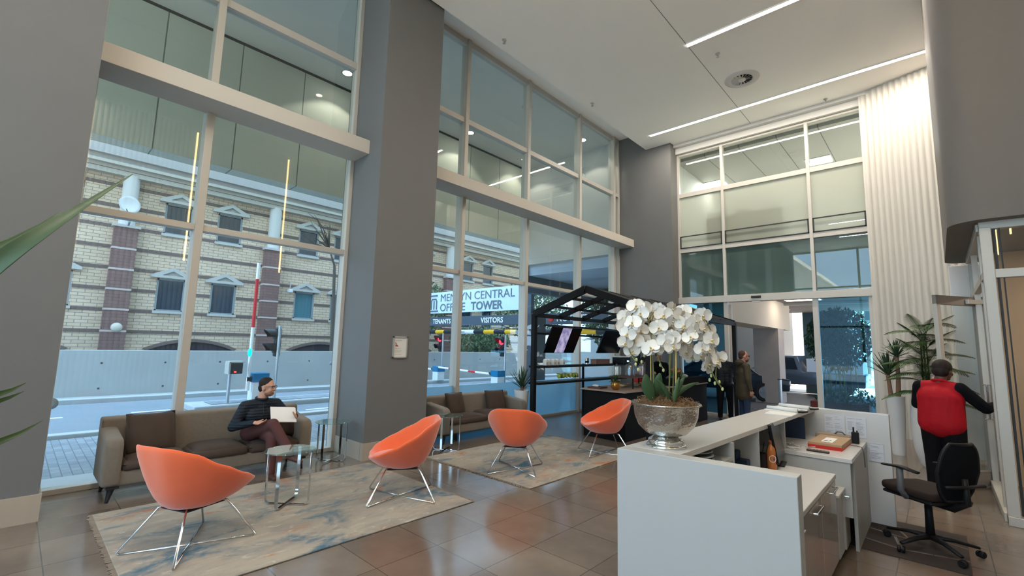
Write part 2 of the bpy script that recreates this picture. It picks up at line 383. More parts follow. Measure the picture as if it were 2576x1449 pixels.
# ---------- glass office ----------
g=thing('window_5',None,None,(.44,7.6,0),kind='structure')
obj('head_frame',B(.40,3.2,6.86,6.96,2.98,3.09).box(.38,.48,6.96,9.4,2.98,3.08),frame,g,bevel=.006)
obj('corner_post',B(.40,.49,6.85,6.94,0,3.0),frame,g,bevel=.006)
obj('transom',B(.42,3.2,6.86,6.94,2.46,2.55).box(.40,.47,6.94,9.4,2.46,2.54),frame,g,bevel=.004)
for y in (7.25,8.62,9.35): obj('mullion',B(.40,.47,y-.035,y+.035,0,3.0),frame,g,bevel=.004)
obj('gasket',B(.50,.52,6.87,6.90,.1,2.98).box(.545,.555,6.87,6.90,.1,2.98),frame_dk,g)
obj('sill',B(.40,3.2,6.82,6.96,0,.09).box(.38,.49,6.96,8.65,0,.09),frame,g,bevel=.006)
obj('pane',B(.5,3.2,6.90,6.912,.09,2.47),glassmat('office_glass',(.88,.86,.82),.06),g); obj('pane',B(.5,3.2,6.90,6.912,2.55,2.98),MAT['office_glass'],g)
obj('pane',B(.43,.442,6.95,8.6,.09,2.47),MAT['office_glass'],g); obj('pane',B(.43,.442,6.95,9.3,2.55,2.98),MAT['office_glass'],g)
struct('wall_right',B(.62,3.5,8.95,9.1,0,3.05),mat('office_back_wall',(.46,.32,.20),.6,noise=.06,nscale=2))
struct('wall_right',B(3.2,3.4,-6,9,0,3.06),MAT['office_back_wall'])
t=thing('downlight','round downlight added to brighten the glass-walled room at right','ceiling light',(1.9,8.0,3.06))  # added lamp without a seen fitting, brightens the room behind the glass
obj('bezel',MB().lathe([(.08,0),(.10,-.012),(.105,0)],(1.9,8,3.06),20),ceilm,t,smooth=True); obj('lens',MB().lathe([(.0001,-.006),(.08,-.004),(.08,0)],(1.9,8,3.06),20),led,t)
area('room_fill_light',(1.9,8,3.04),.15,.15,30,WARM)
# open glass door leaf
g=thing('door_2',None,None,(.44,8.72,0),math.atan2(8.05-8.72,0-.44)-0,kind='structure')
L=.80
door_f=mat('door_frame_bronze',(.30,.26,.23),.45,.3)
obj('stile',MB().box(L-.07,L,-.025,.025,.02,2.42),frame,g,W=False,bevel=.004)
obj('stile',MB().box(0,.09,-.025,.025,.02,2.42),door_f,g,W=False,bevel=.004)
obj('rail',MB().box(0,L,-.025,.025,2.30,2.42),door_f,g,W=False,bevel=.004)
obj('rail',MB().box(0,L,-.025,.025,.02,.20),door_f,g,W=False,bevel=.004)
obj('pane',MB().box(.08,L-.06,-.005,.005,.18,2.32),glass,g,W=False)
obj('closer',MB().box(.05,.30,.03,.07,2.32,2.38),frame,g,W=False,bevel=.008)
obj('hinge',MB().tube([(-.01,.03,1.3),(-.01,.03,2.2)],.012),frame,g,W=False)
h=MB().tube([(.13,.03,.85),(.13,.075,.85),(.13,.075,1.28),(.13,.03,1.28)],.011)
obj('pull_handle',h,mat('steel',(.6,.6,.6),.25,1),g,W=False)
# ---------- ceiling lights ----------
def strip(x0,x1,y,label):
    t=thing('linear_ceiling_light',label,'ceiling light',((x0+x1)/2,y,7.38),0,'linear ceiling lights')
    obj('diffuser',B(x0,x1,y-.045,y+.045,7.365,7.379),led,t); 
    obj('trim',B(x0-.02,x1+.02,y-.055,y-.046,7.36,7.38).box(x0-.02,x1+.02,y+.046,y+.055,7.36,7.38),ceilm,t)
strip(-5.38,1.3,11.17,'long straight light line in the ceiling, the one nearest the entrance')
strip(-3.13,.14,8.1,'straight light line in the ceiling between air diffuser and top of the photo')
strip(-3.25,.9,.48,'light line in the ceiling over the viewer, mirrored at the top left window')
strip(-3.25,.9,-2.6,'straight light line added for fill in the ceiling behind the viewer')  # unseen strip, added to give the room more light
for (x,y,s_) in ((-3.29,4.3,'mirrored beside the big grey pillar'),(-.77,5.1,'mirrored small in the left window under the bulkhead')):
    t=thing('downlight','round recessed indoor ceiling downlight '+s_,'ceiling light',(x,y,7.38),0)
    obj('bezel',MB().lathe([(.07,0),(.09,-.012),(.095,0)],(x,y,7.38),20),ceilm,t,smooth=True); obj('lens',MB().lathe([(.0001,-.004),(.07,-.003),(.07,0)],(x,y,7.38),20),led,t)
# air diffuser
dm=mat('diffuser_metal',(.60,.57,.54),.5); dk=mat('duct_dark',(.03,.026,.022),.7)
t=thing('air_diffuser','round swirl air diffuser with radial vanes in the white ceiling','air vent',(-2.70,9.95,7.38))
rg=MB().lathe([(.20,-.004),(.205,-.016),(.24,-.028),(.33,-.012),(.34,.0)],(-2.7,9.95,7.38),40); rg.f=rg.f[:-2]; rg.m=rg.m[:-2]
obj('outer_ring',rg,dm,t,smooth=True)
obj('duct',MB().lathe([(.0001,-.0015),(.205,-.0015),(.205,0)],(-2.7,9.95,7.38),32),dk,t)
obj('hub',MB().lathe([(.0001,-.03),(.07,-.03),(.075,-.02),(.07,0)],(-2.7,9.95,7.38),24),dm,t,smooth=True)
for k in range(16):
    a=2*pi*k/16; M=Matrix.Translation((-2.7,9.95,7.368))@Matrix.Rotation(a,4,'Z')@Matrix.Translation((.135,0,0))@Matrix.Rotation(.7,4,'X')
    obj('vane',MB().box(-.07,.07,-.021,.021,-.0015,.0015,M=M),dm,t)
# sprinklers
spm=mat('sprinkler_metal',(.5,.48,.45),.35,.8)
def sprinkler(x,y,label):
    t=thing('sprinkler',label,'sprinkler',(x,y,7.38),0,'ceiling sprinklers')
    obj('rosette',MB().lathe([(.045,0),(.04,-.012),(.012,-.02),(.012,-.06),(.0001,-.06)],(x,y,7.38),16),spm,t,smooth=True)
    obj('deflector',MB().lathe([(.0001,-.075),(.03,-.075),(.03,-.07),(.0001,-.068)],(x,y,7.38),12).tube([(x-.015,y,7.32),(x-.015,y,7.306)],.003).tube([(x+.015,y,7.32),(x+.015,y,7.306)],.003),spm,t)
sprinkler(-5.67,5.72,'small ceiling sprinkler, the one nearest the big grey pillar')
sprinkler(-5.66,8.74,'small ceiling sprinkler near the middle of the window-side ceiling edge')
sprinkler(-2.79,8.74,'small ceiling sprinkler beside the round air diffuser')
sprinkler(-1.52,12.0,'small ceiling sprinkler hanging close to the entrance light line')
# framed notice on the pillar
t=thing('framed_notice','small white framed notice with a red triangle on the grey pillar','picture frame',(-5.94,3.95,1.56))
fr=mat('silver_frame',(.55,.55,.52),.3,.6)
obj('frame',B(-5.95,-5.925,3.83,3.848,1.405,1.725).box(-5.95,-5.925,4.062,4.08,1.405,1.725).box(-5.95,-5.925,3.83,4.08,1.405,1.423).box(-5.95,-5.925,3.83,4.08,1.707,1.725),fr,t)
pg=obj('page',B(-5.948,-5.94,3.845,4.065,1.42,1.71),mat('paper',(.62,.61,.56),.8),t)
mk=MB(); red=mat('print_red',(.32,.09,.06),.8); 
for z0,z1,w0,w1 in ((1.575,1.605,.055,.03),(1.61,1.645,.025,.001)):
    mk.add([(-5.939,3.875,z0),(-5.939,3.875+w0,z0),(-5.939,3.875+w1,z1),(-5.939,3.875,z1),(-5.938,3.875,z0),(-5.938,3.875+w0,z0),(-5.938,3.875+w1,z1),(-5.938,3.875,z1)],[(0,1,2,3),(7,6,5,4),(0,4,5,1),(1,5,6,2),(2,6,7,3),(3,7,4,0)])
obj('printed_mark',mk,red,t,label='dark red triangle print')
mk=MB()
for z,w in ((1.66,.12),(1.55,.03),(1.54,.10),(1.51,.12),(1.49,.09),(1.45,.12)): mk.box(-5.939,-5.938,3.87,3.87+w,z,z+.005)
obj('printed_lines',mk,mat('print_grey',(.35,.34,.32),.8),t)
# ================= OUTSIDE, LEFT STREET =================
sof=mat('soffit_paint',(.62,.60,.55),.8,noise=.02)
G=-.15
pav=brick('paver',(.20,.24,.28),(.26,.30,.33),(.13,.15,.18),.20,.10,.006,('X','Y'),.8,.5,noise=.15,nscale=3)
asph=mat('asphalt',(.20,.235,.27),.85,noise=.08,nscale=2,bump=.2,bscale=80)
conc=mat('kerb_concrete',(.40,.43,.44),.85,noise=.08,nscale=4)
rw=mat('wall_concrete',(.40,.42,.42),.85,noise=.10,nscale=1.3)
struct('pavement',B(-11.0,XG-.1,-30,12,-.3,-.13),pav)
struct('pavement',B(-8.0,XG-.1,-30,12,-.14,-.10),conc)
struct('kerb',B(-11.25,-11.0,-30,12.2,-.3,-.06),conc,bevel=.02)
struct('road',B(-17.2,-11.2,-30,45,-.3,-.152),asph)
struct('kerb',B(-16.6,-16.35,-30,45,-.3,-.03),conc,bevel=.02)
struct('pavement',B(-17.3,-16.6,-30,45,-.3,-.05),conc)
struct('traffic_island',B(-14.2,-13.1,3.1,13.8,-.3,-.02),conc,bevel=.03)
struct('traffic_island',B(-14.0,-13.3,3.5,12,-.02,-.01),pav)
struct('tower_sun_block',B(-11,-6.9,12.3,40,4.4,26),sof)  # mass added to keep the sun off the left street
rd=mat('road_paint',(.75,.77,.76),.7)
for k in range(12):
    y=-8+k*1.9+.85
    if k>6: continue
    tag(obj('road_marking',B(-13.98,-13.86,y-.3,y+.45,-.153,-.147),rd),'white dash painted on the asphalt road outside the left window','road marking','white dashes on the road')
tag(obj('road_marking',B(-12.1,-11.98,5.3,7.2,-.153,-.147),rd),'long white dash on the near lane, just left of the grey pillar','road marking','white dashes on the road')
wl=struct('retaining_wall',B(-17.6,-17.2,-30,24,-.3,1.2),rw)
hole=MB()
for k in range(-2,14):
    for z in (.15,.85): hole.lathe([(.03,0),(.03,.01),(.0001,.012)],(0,0,0),8,M=Matrix.Translation((-17.205,k*1.45+.3,z))@Matrix.Rotation(pi/2,4,'Y'))
obj('tie_hole',hole,mat('hole_dark',(.08,.08,.08),.9),wl)
struct('retaining_wall',B(-17.25,-13,23.7,24,-.3,1.3),rw)
struct('forecourt_bounce_ground',B(-10.9,40,-50,-6.1,-.3,-.12),mat('pale_bounce_ground',(.80,.78,.73),.8))  # unseen ground, made pale to bounce sunlight up to the ceiling
struct('ground',B(-60,-17.5,-60,60,-.4,.1),asph); struct('ground',B(-17.5,60,12.45,90,-.4,-.16),mat('forecourt',(.15,.145,.145),.6,noise=.1,nscale=2))
# ---- brick office block across the street ----
bk=brick('cream_brick',(.60,.46,.335),(.52,.40,.285),(.24,.21,.18),.39,.130,.012,('Y','Z'),.9,noise=.08,nscale=.6)
brn=brick('brown_brick',(.16,.095,.085),(.19,.11,.10),(.10,.07,.065),.39,.13,.008,('Y','Z'),.9)
band=mat('brown_band',(.14,.105,.095),.9); pnk=mat('pale_course',(.46,.38,.35),.9)
trimc=mat('painted_plaster_grey',(.41,.40,.37),.8); wf=mat('window_frame_grey',(.22,.26,.28),.6)
nb=thing('office_building','cream brick office block with brown brick piers and pediment windows across the street','building',(-24,5,-.15))
XB=-24
bays=[]
wy=[(-9.5,-8.5),(-7.5,-6.5),(-2.0,-1.0),(.22,1.27),(3.86,4.87),(5.83,6.85),(9.52,10.54),(11.43,12.43),(15.1,16.1),(17.05,18.05),(20.75,21.75),(22.7,23.7)]
wallb=MB(); rows=[(2.68,4.06),(5.98,7.33)]
# wall with real openings: piers between windows plus spandrels
ys=[-12]+[v for a in wy for v in a]+[27]
edges=[-12]+[v for a in wy for v in a]+[27]
for i in range(0,len(edges)-1,2): wallb.box(XB-.5,XB,edges[i],edges[i+1],-.2,8.1)
for a,b in wy:
    if b<2: wallb.box(XB-.5,XB,a,b,-.2,2.68).box(XB-.5,XB,a,b,4.06,6.05)
    else: wallb.box(XB-.5,XB,a,b,-.2,2.68).box(XB-.5,XB,a,b,4.06,5.98).box(XB-.5,XB,a,b,7.33,8.1)
obj('brick_wall',wallb,bk,nb)
bd=MB()
for k in range(8):
    z=1.72+.84*k; ya=-12
    for a,b in wy:
        hit_=(z+.13>2.6 and z<4.2) or (z+.13>5.9 and z<7.45 and b>2)
        if hit_: bd.box(XB,XB+.025,ya,a-.02,z,z+.13); ya=b+.02
    bd.box(XB,XB+.025,ya,27,z,z+.13)
obj('brick_band',bd,band,nb)
blue=mat('office_glazing',(.02,.045,.07),.08,spec=.9); teal=mat('blue_blind',(.05,.16,.20),.5); grn=mat('grey_green_blind',(.16,.20,.18),.5); dkg=mat('dark_room_glass',(.018,.022,.024),.12,spec=.9)
for i,(a,b) in enumerate(wy):
    for j,(z0,z1) in enumerate(rows):
        if b<2 and j==1: continue
        w_=obj('window',B(XB-.14,XB-.02,a,b,z0,z0+.07).box(XB-.14,XB-.02,a,b,z1-.07,z1).box(XB-.14,XB-.02,a,a+.07,z0,z1).box(XB-.14,XB-.02,b-.07,b,z0,z1),wf,nb)
        pm={6:teal,7:grn}.get(i,blue) if j==0 else dkg
        obj('pane',B(XB-.12,XB-.10,a+.05,b-.05,z0+.05,z1-.05),pm,w_)
        obj('window_sill',B(XB-.05,XB+.10,a-.06,b+.06,z0-.10,z0+.01),trimc,nb)
        if j==1 and b>2:
            obj('office_lamp',B(XB-.30,XB-.2,a+.2,b-.2,z1-.35,z1-.30),mat('office_lamp_glow',(1,1,1),.5,emit=(.9,.95,1),es=2.5),nb)
        pd=MB(); c_=(a+b)/2; hw=(b-a)/2+.24; zt=z1+.02
        o_=[(-hw,zt),(hw,zt),(hw,zt+.11),(0,zt+.47),(-hw,zt+.11)]; inn=[(-hw*.50,zt+.11),(hw*.50,zt+.11),(0,zt+.31)]
        v=[(XB-.02,c_+p,z) for p,z in o_]+[(XB+.16,c_+p,z) for p,z in o_]
        # outer block with a recessed triangle
        pd.add(v,[(0,1,2,3,4)]+[(i_,5+i_,5+(i_+1)%5,(i_+1)%5) for i_ in range(5)])
        v=[(XB+.16,c_+p,z) for p,z in o_]+[(XB+.16,c_+p,z) for p,z in inn]+[(XB+.06,c_+p,z) for p,z in inn]
        pd.add(v,[(0,5,6,1),(1,6,7,3,2),(3,7,5,0,4),(5,8,9,6),(6,9,10,7),(7,10,8,5),(8,9,10)])
        obj('pediment',pd,trimc,nb)
# piers with caps and white round columns
for a in (-3.36,2.26,7.88,13.5,19.12):
    b=a+.74
    p_=obj('pier',B(XB,XB+.35,a,b,-.2,5.95),brn,nb)
    q=MB()
    for z in (1.75,2.6,3.4,4.2,5.04): q.box(XB-.01,XB+.365,a-.015,b+.015,z,z+.075)
    obj('pale_course',q,pnk,p_); obj('pier_cap',B(XB-.02,XB+.42,a-.07,b+.07,5.93,6.03),trimc,p_)
    obj('round_column',MB().lathe([(.27,6.03),(.27,8.1)],(XB+.12,(a+b)/2,0),20),mat('column_white',(.52,.51,.49),.7),nb,smooth=True,angle=40)
# tall glazing at the left end, cornice and parapet
obj('strip_window',B(XB-.3,XB-.26,-3,2.0,6.1,8.0),mat('strip_glass',(.09,.13,.12),.15,spec=.8),nb)
obj('strip_window_frame',B(XB-.28,XB-.2,-3,2.0,6.05,6.12).box(XB-.28,XB-.2,-3,2.0,7.3,7.36).box(XB-.28,XB-.2,1.0,1.06,6.05,8),wf,nb)
lil=mat('parapet_concrete',(.37,.355,.345),.85,noise=.05,nscale=.5); cst=mat('cornice_concrete',(.42,.39,.34),.85,noise=.14,nscale=.8)
obj('cornice',B(XB-.5,XB+.35,-12,27,8.02,8.42).box(XB-.5,XB+.55,-12,27,8.36,8.48),cst,nb); obj('cornice_joint',B(XB+.3,XB+.352,-12,27,8.2,8.23),band,nb)
obj('parapet',B(XB-.5,XB+.25,-12,27,8.48,8.78).box(XB-.5,XB+.45,-12,27,8.74,8.84).box(XB-.9,XB-.1,-12,27,8.84,12.5),lil,nb)
# basement arches
for cy in (-.3,5.35,11.05,16.6,22):
    v=[];n=16; R0=3.64; zc=1.40-R0; am=math.asin(1.62/R0); am2=am*1.02
    A=[-am+2*am*i/n for i in range(n+1)]
    inner=[(cy+R0*math.sin(a),zc+R0*math.cos(a)) for a in A]; outer=[(cy+(R0+.13)*math.sin(a*1.03),zc+(R0+.13)*math.cos(a*1.03)) for a in A]
    m1=MB(); pts=inner+outer[::-1]; k=len(pts); v=[(XB,y,z) for y,z in pts]+[(XB+.1,y,z) for y,z in pts]
    m1.add(v,[(i,i+1,k+i+1,k+i) for i in range(k-1)]+[(k+i,k+i+1,k+k-2-i,k+k-1-i) for i in range(n)])
    ar=obj('arch_surround',m1,band,nb)
    pts=inner; v=[(XB+.03,y,z) for y,z in pts]+[(XB+.03,cy+1.6,.0),(XB+.03,cy-1.6,.0)]; k=len(v)
    v2=[(x-.02,y,z) for x,y,z in v]
    obj('arch_opening',MB().add(v+v2,[tuple(range(k-1,-1,-1)),tuple(range(k,2*k))]),mat('arch_dark',(.03,.028,.035),.6),ar)
# dish and small wall fittings on the brick block
t=thing('satellite_dish','small white satellite dish on the brown brick pier at the left end','satellite dish',(-23.2,2.55,6.6))
dsh=mat('dish_white',(.60,.60,.60),.5)
M=Matrix.Translation((-23.2,2.55,6.75))@rot(0,math.radians(80),.25).to_4x4()
obj('reflector',MB().lathe([(.0001,0),(.15,.01),(.27,.035),(.36,.07),(.36,.09),(.27,.055),(.0001,.02)],(0,0,0),24,M=M),dsh,t,smooth=True)
obj('mast',MB().tube([(-23.25,2.62,6.7),(-23.3,2.65,6.1),(-23.5,2.65,6.0)],.035),wf,t); obj('feed_arm',MB().tube([(-23.2,2.55,6.45),(-22.8,2.45,6.5)],.02),wf,t)
t=thing('wall_lamp','round pale lamp on the lower brown brick pier','lamp',(-23.6,2.72,1.9))
M=Matrix.Translation((-23.63,2.70,1.93))@rot(0,pi/2,0).to_4x4()
obj('body',MB().lathe([(.17,0),(.17,.05),(.12,.10),(.0001,.11)],(0,0,0),20,M=M),mat('lamp_cream',(.52,.48,.40),.6),t,smooth=True); obj('rim',MB().lathe([(.19,0),(.19,.03),(.17,.03)],(0,0,0),20,M=M),trimc,t)
t=thing('security_camera','small white camera on a bracket on the cream brick wall','camera',(-23.9,9.1,4.3))
obj('bracket',MB().tube([(-23.98,9.2,4.5),(-23.8,9.2,4.5),(-23.8,9.2,4.1)],.025),trimc,t); obj('housing',B(-23.9,-23.6,9.1,9.28,3.95,4.12),dsh,t,bevel=.03)
# ---- overhang of the tower: soffit, downstand, end walls, added sun-blocking mass above ----
dst=brick('downstand_panel',(.55,.57,.50),(.55,.57,.50),(.15,.16,.14),1.31,40,.012,('Y','Z'),.6,0,(1.24,0),spec=.4)
struct('canopy_soffit',B(-10.5,-6.9,-30,12,7.92,8.2),sof)
struct('canopy_soffit',B(-10.9,-10.5,-30,12.1,5.1,8.2),dst)
struct('canopy_soffit',B(-10.5,-7.0,12.0,12.3,4.43,8.2),mat('end_wall_paint',(.52,.52,.50),.8))
lj=MB().box(-10.5,-10.49,-30,12,7.86,7.92)
struct('canopy_soffit',lj,mat('shadow_joint',(.04,.045,.04),.9))
lowsof=mat('low_soffit',(.50,.60,.72),.8)
struct('canopy_soffit',B(-10.9,-6.9,12.3,19,4.1,4.4),lowsof)
struct('canopy_soffit',B(-10.9,-10.6,12.1,26,3.5,5.1),mat('low_fascia',(.10,.13,.17),.6))
dlm=mat('downlight_glow',(1,1,1),.5,emit=(1,.97,.90),es=30)
for (x,y,s) in ((-9.85,4.7,'the nearest, just left of the big grey pillar'),(-9.9,8.65,'far row, middle one'),(-9.95,11.2,'far row, farthest one'),(-7.6,8.6,'near row, middle one'),(-7.6,11.2,'near row, closest to the far grey pillar')):
    t=thing('downlight','round recessed downlight in the outdoor soffit, '+s,'ceiling light',(x,y,7.92),0,'downlights in the outdoor soffit')
    obj('bezel',MB().lathe([(.10,0),(.13,-.02),(.135,0)],(x,y,7.92),24),trimc,t,smooth=True)
    obj('lens',MB().lathe([(.0001,-.012),(.10,-.008),(.10,0)],(x,y,7.92),24),dlm,t)
    l=bpy.data.lights.new('downlight','SPOT'); l.energy=60; l.spot_size=1.9; l.color=(1,.95,.85); l.shadow_soft_size=.08
    o=bpy.data.objects.new('downlight_beam',l); COL.objects.link(o); o.location=(x,y,7.88)
t=thing('wall_sounder','small round white alarm sounder on the pale outdoor end wall','alarm',(-8.2,11.99,7.2))
obj('body',MB().lathe([(.09,0),(.09,.03),(.05,.05),(.0001,.05)],(0,0,0),20,M=Matrix.Translation((-8.12,12.0,7.12))@rot(pi/2,0,0).to_4x4()),dsh,t,smooth=True)
struct('tower_sun_block',B(-10.9,22,-6.5,14,8.2,26),sof)  # unseen upper mass, added to shade the street, cut short at the rear glazing
# ---- gantry, sign, height bar, barriers ----
gd=mat('gantry_grey',(.075,.10,.13),.6); wl_=mat('letter_white',(.85,.87,.88),.6); lg=mat('letter_grey',(.13,.17,.21),.6)
YG=13.5
t=thing('gantry_sign','long dark blue overhead gantry with white lane names TENANTS, VISITORS and NO ENTRY','sign',(-12,YG,-.15))
obj('beam',B(-18.6,-7.6,YG,YG+.2,2.43,2.83),gd,t,bevel=.01)
for x in (-11.65,-7.75,-18.45): obj('post',B(x-.13,x+.13,YG+.02,YG+.22,-.15,4.25 if x==-11.65 else 2.5),gd,t,bevel=.02)
text('lettering','TENANTS',(-17.62,YG-.01,2.53),.30,wl_,t,rx=pi/2,rz=0,ext=.004,sx=1.0,bold=.006)
text('lettering','VISITORS',(-14.30,YG-.01,2.53),.31,wl_,t,rx=pi/2,rz=0,ext=.004,sx=1.05,bold=.006)
text('lettering','NO ENTRY',(-10.25,YG-.01,2.53),.32,wl_,t,rx=pi/2,rz=0,ext=.004,bold=.006)
obj('round_symbol',MB().lathe([(.12,0),(.12,.02),(.0001,.02)],(0,0,0),20,M=Matrix.Translation((-10.52,YG,2.63))@rot(pi/2,0,0).to_4x4()),mat('sign_red',(.55,.03,.03),.6),t)
t=thing('building_sign','big pale blue sign board reading MENLYN CENTRAL OFFICE TOWER on the gantry','sign',(-15,YG,3.0))
obj('board',B(-18.35,-12.12,YG+.05,YG+.15,3.02,4.02),mat('sign_board_blue',(.62,.74,.82),.5),t)
text('lettering','MENLYN CENTRAL',(-17.20,YG+.04,3.57),.50,lg,t,rx=pi/2,rz=0,ext=.004,sx=1.12,bold=0)
text('lettering','OFFICE',(-17.20,YG+.04,3.11),.50,lg,t,rx=pi/2,rz=0,ext=.004,sx=1.12,bold=.002)
text('lettering','TOWER',(-15.02,YG+.04,3.11),.50,lg,t,rx=pi/2,rz=0,ext=.004,sx=1.08,bold=.012)
lo=MB()
lo.tube([(-17.35,YG+.03,3.13),(-17.95,YG+.03,3.13),(-18.12,YG+.03,3.25),(-18.12,YG+.03,3.7),(-17.95,YG+.03,3.87),(-17.4,YG+.03,3.87)],.035,6)
for x in (-17.85,-17.65,-17.45): lo.tube([(x,YG+.03,3.2),(x,YG+.03,3.62)],.03,6)
lo.tube([(-17.85,YG+.03,3.6),(-17.8,YG+.03,3.7),(-17.5,YG+.03,3.7),(-17.45,YG+.03,3.6)],.03,6)
obj('emblem',lo,lg,t)
t=thing('height_bar','yellow and black striped height limit bar hanging below the gantry','height bar',(-13,YG-.1,2.13))
yl=mat('bar_yellow',(.75,.42,.02),.5); bk_=mat('bar_black',(.02,.025,.03),.5); wh_=mat('bar_white',(.72,.76,.78),.5)
x=-18.4;k=0
seg=MB(); seq=[]
while x<-8.0:
    L_=.42 if k%2 else .38
    if -16.2<x<-15.3: seg.lathe([(.09,0),(.09,1.4)],(0,0,0),14,2,M=Matrix.Translation((x,YG-.1,2.14))@rot(0,pi/2,0).to_4x4()); x+=1.4; k+=1; continue
    L_=.62 if k%2 else .60
    seg.lathe([(.09,0),(.09,L_)],(0,0,0),14,k%2,M=Matrix.Translation((x,YG-.1,2.14))@rot(0,pi/2,0).to_4x4()); x+=L_;k+=1
obj('striped_pipe',seg,[yl,bk_,wh_],t)
text('lettering','2.3 Meters',(-15.75,YG-.2,2.09),.15,lg,t,rx=pi/2,rz=0,ext=.002)
obj('chain',MB().tube([(-18,YG-.1,2.2),(-18,YG,2.5)],.01).tube([(-15,YG-.1,2.2),(-15,YG,2.5)],.01).tube([(-11,YG-.1,2.2),(-11,YG,2.5)],.01),wf,t)
# barriers
cw=mat('cabinet_white',(.70,.76,.78),.4); cb=mat('cabinet_blue',(.01,.17,.34),.4); rd_=mat('boom_red',(.60,.03,.04),.5); bw=mat('boom_white',(.85,.85,.85),.5)
def barrier(x,y,h,label,up,N=8):
    t=thing('boom_barrier',label,'boom barrier',(x,y,-.02),0,'boom barriers')
    obj('cabinet',B(x-.18,x+.18,y-.16,y+.22,-.02,h-.22),cw,t,bevel=.01); obj('cap',B(x-.2,x+.2,y-.18,y+.24,h-.24,h),cb,t,bevel=.015)
    ax=MB();
    if up:
        obj('arm_hub',MB().tube([(x+.1,y-.2,h-.15),(x+.1,y-.30,h-.15)],.07,12),bk_,t)
        for k in range(7):
            z=h-.1+k*.44; ax.tube([(x+.1,y-.26,z),(x+.1,y-.26,z+.44)],.045,10,mi=(0,0,0,1,1,1,0)[k])
        ax.tube([(x+.1,y-.26,h-.45),(x+.1,y-.26,h-.1)],.05,10,0)
        obj('arm_lamp',MB().sph((x+.13,y-.29,h+.55),.05,.05,.11),mat('lamp_green',(0,.4,.2),.4,emit=(0,1,.45),es=3),t,label='green arm lamp')
    else:
        obj('arm_hub',MB().tube([(x-.2,y-.1,h-.14),(x-.32,y-.1,h-.14)],.06,12),bk_,t)
        for k in range(N): ax.tube([(x-.28-k*.42,y-.12,h-.15+k*.012),(x-.28-(k+1)*.42,y-.12,h-.15+(k+1)*.012)],.04,10,mi=1 if k%3==2 and k<7 else 0)
    obj('arm',ax,[bw,rd_],t)
barrier(-13.65,4.62,.71,'white boom barrier with blue cap and its striped arm raised, behind the seated man',True)
barrier(-16.45,13.0,.60,'white boom barrier with blue cap under TENANTS, its arm lowered',False,1)
barrier(-12.75,13.0,.62,'white boom barrier with blue cap under VISITORS, its arm lowered',False)
# ticket reader on pole
t=thing('ticket_reader','grey pole with a dark card reader head showing a red light beside the road','ticket reader',(-13.4,3.87,-.02))
obj('pole',MB().tube([(-13.4,3.87,-.02),(-13.4,3.87,.75)],.04,12),mat('galvanised',(.45,.48,.5),.4,.6),t)
obj('head',B(-13.56,-13.26,3.82,4.12,.72,1.02),mat('reader_dark',(.05,.055,.06),.4),t,bevel=.02)
obj('hood',B(-13.58,-13.24,3.80,4.14,1.0,1.04).box(-13.58,-13.24,3.79,3.83,.72,1.02),trimc,t); obj('red_light',B(-13.26,-13.25,3.92,3.97,.76,.79),mat('lamp_red',(1,0,0),.4,emit=(1,.04,.03),es=5),t)
def signal(x,y,z,label,on,ph):
    t=thing('traffic_light',label,'traffic light',(x,y,-.02),0,'lane traffic lights')
    obj('pole',MB().tube([(x+.25,y+.05,-.02),(x+.25,y+.05,z+.45)],.04,10),MAT['galvanised'],t)
    obj('backing',B(x-.02,x+.2,y,y+.14,z-.40,z+.40),bk_,t,bevel=.04)
    for dz in (.19,-.19):
        M=Matrix.Translation((x+.08,y,z+dz))@rot(pi/2,0,0).to_4x4(); v=[];n=12
        hd=MB(); prof=[(.16,0),(.155,.30),(.145,.30),(.15,0)]
        pts=[]
        for (r_,z_) in prof:
            for jx in range(n+1):
                a=pi*(-.1+1.2*jx/n); pts.append(M@Vector((r_*math.cos(a),r_*math.sin(a),z_*(.55+.45*math.sin(max(0,min(pi,a)))))))
        q=n+1; F=[(i*q+j_,i*q+j_+1,((i+1)%4)*q+j_+1,((i+1)%4)*q+j_) for i in range(4) for j_ in range(n)]
        hd.add(pts,F); obj('visor',hd,bk_,t)
        lm=(mat('signal_red',(1,0,0),.4,emit=(1,.02,.05),es=4) if (on and dz>0) else mat('signal_off',(.03,.03,.03),.3))
        obj('lens',MB().lathe([(.13,0),(.11,.03),(.0001,.04)],(0,0,0),16,M=M),lm,t)
signal(-13.65,4.95,1.55,'black traffic light with hooded lenses, unlit, beside the raised boom arm',False,0)
signal(-16.9,13.32,1.62,'black traffic light with a red lens lit, above the TENANTS boom barrier',True,0)
signal(-12.95,13.32,1.55,'black traffic light with a red lens lit, above the VISITORS boom barrier',True,0)
t=thing('bollard_lamp','slim steel post with a curved top and small head on the traffic island','post lamp',(-14.1,7.1,-.02))
obj('post',MB().tube([(-14.1,7.1,-.02),(-14.1,7.1,.86),(-14.12,7.04,.94),(-14.14,6.96,.96)],.03,10),MAT['galvanised'],t); obj('head',MB().sph((-14.14,6.9,.91),.055),wf,t,smooth=True)
t=thing('parking_mirror','small round grey mirror on a dark stand near the left pillar outside','mirror',(-8.6,.42,-.1))
obj('stand',MB().tube([(-8.7,.40,-.1),(-8.7,.40,.55)],.025,8),bk_,t); obj('disc',MB().lathe([(.0001,0),(.06,.006),(.075,.02),(.0001,.03)],(0,0,0),16,M=Matrix.Translation((-8.7,.43,.72))@rot(0,pi/2,0).to_4x4()),conc,t,smooth=True)
t=thing('height_gauge','thin white post with small brackets between window frame and café frame','post',(-7.9,9.1,-.1))
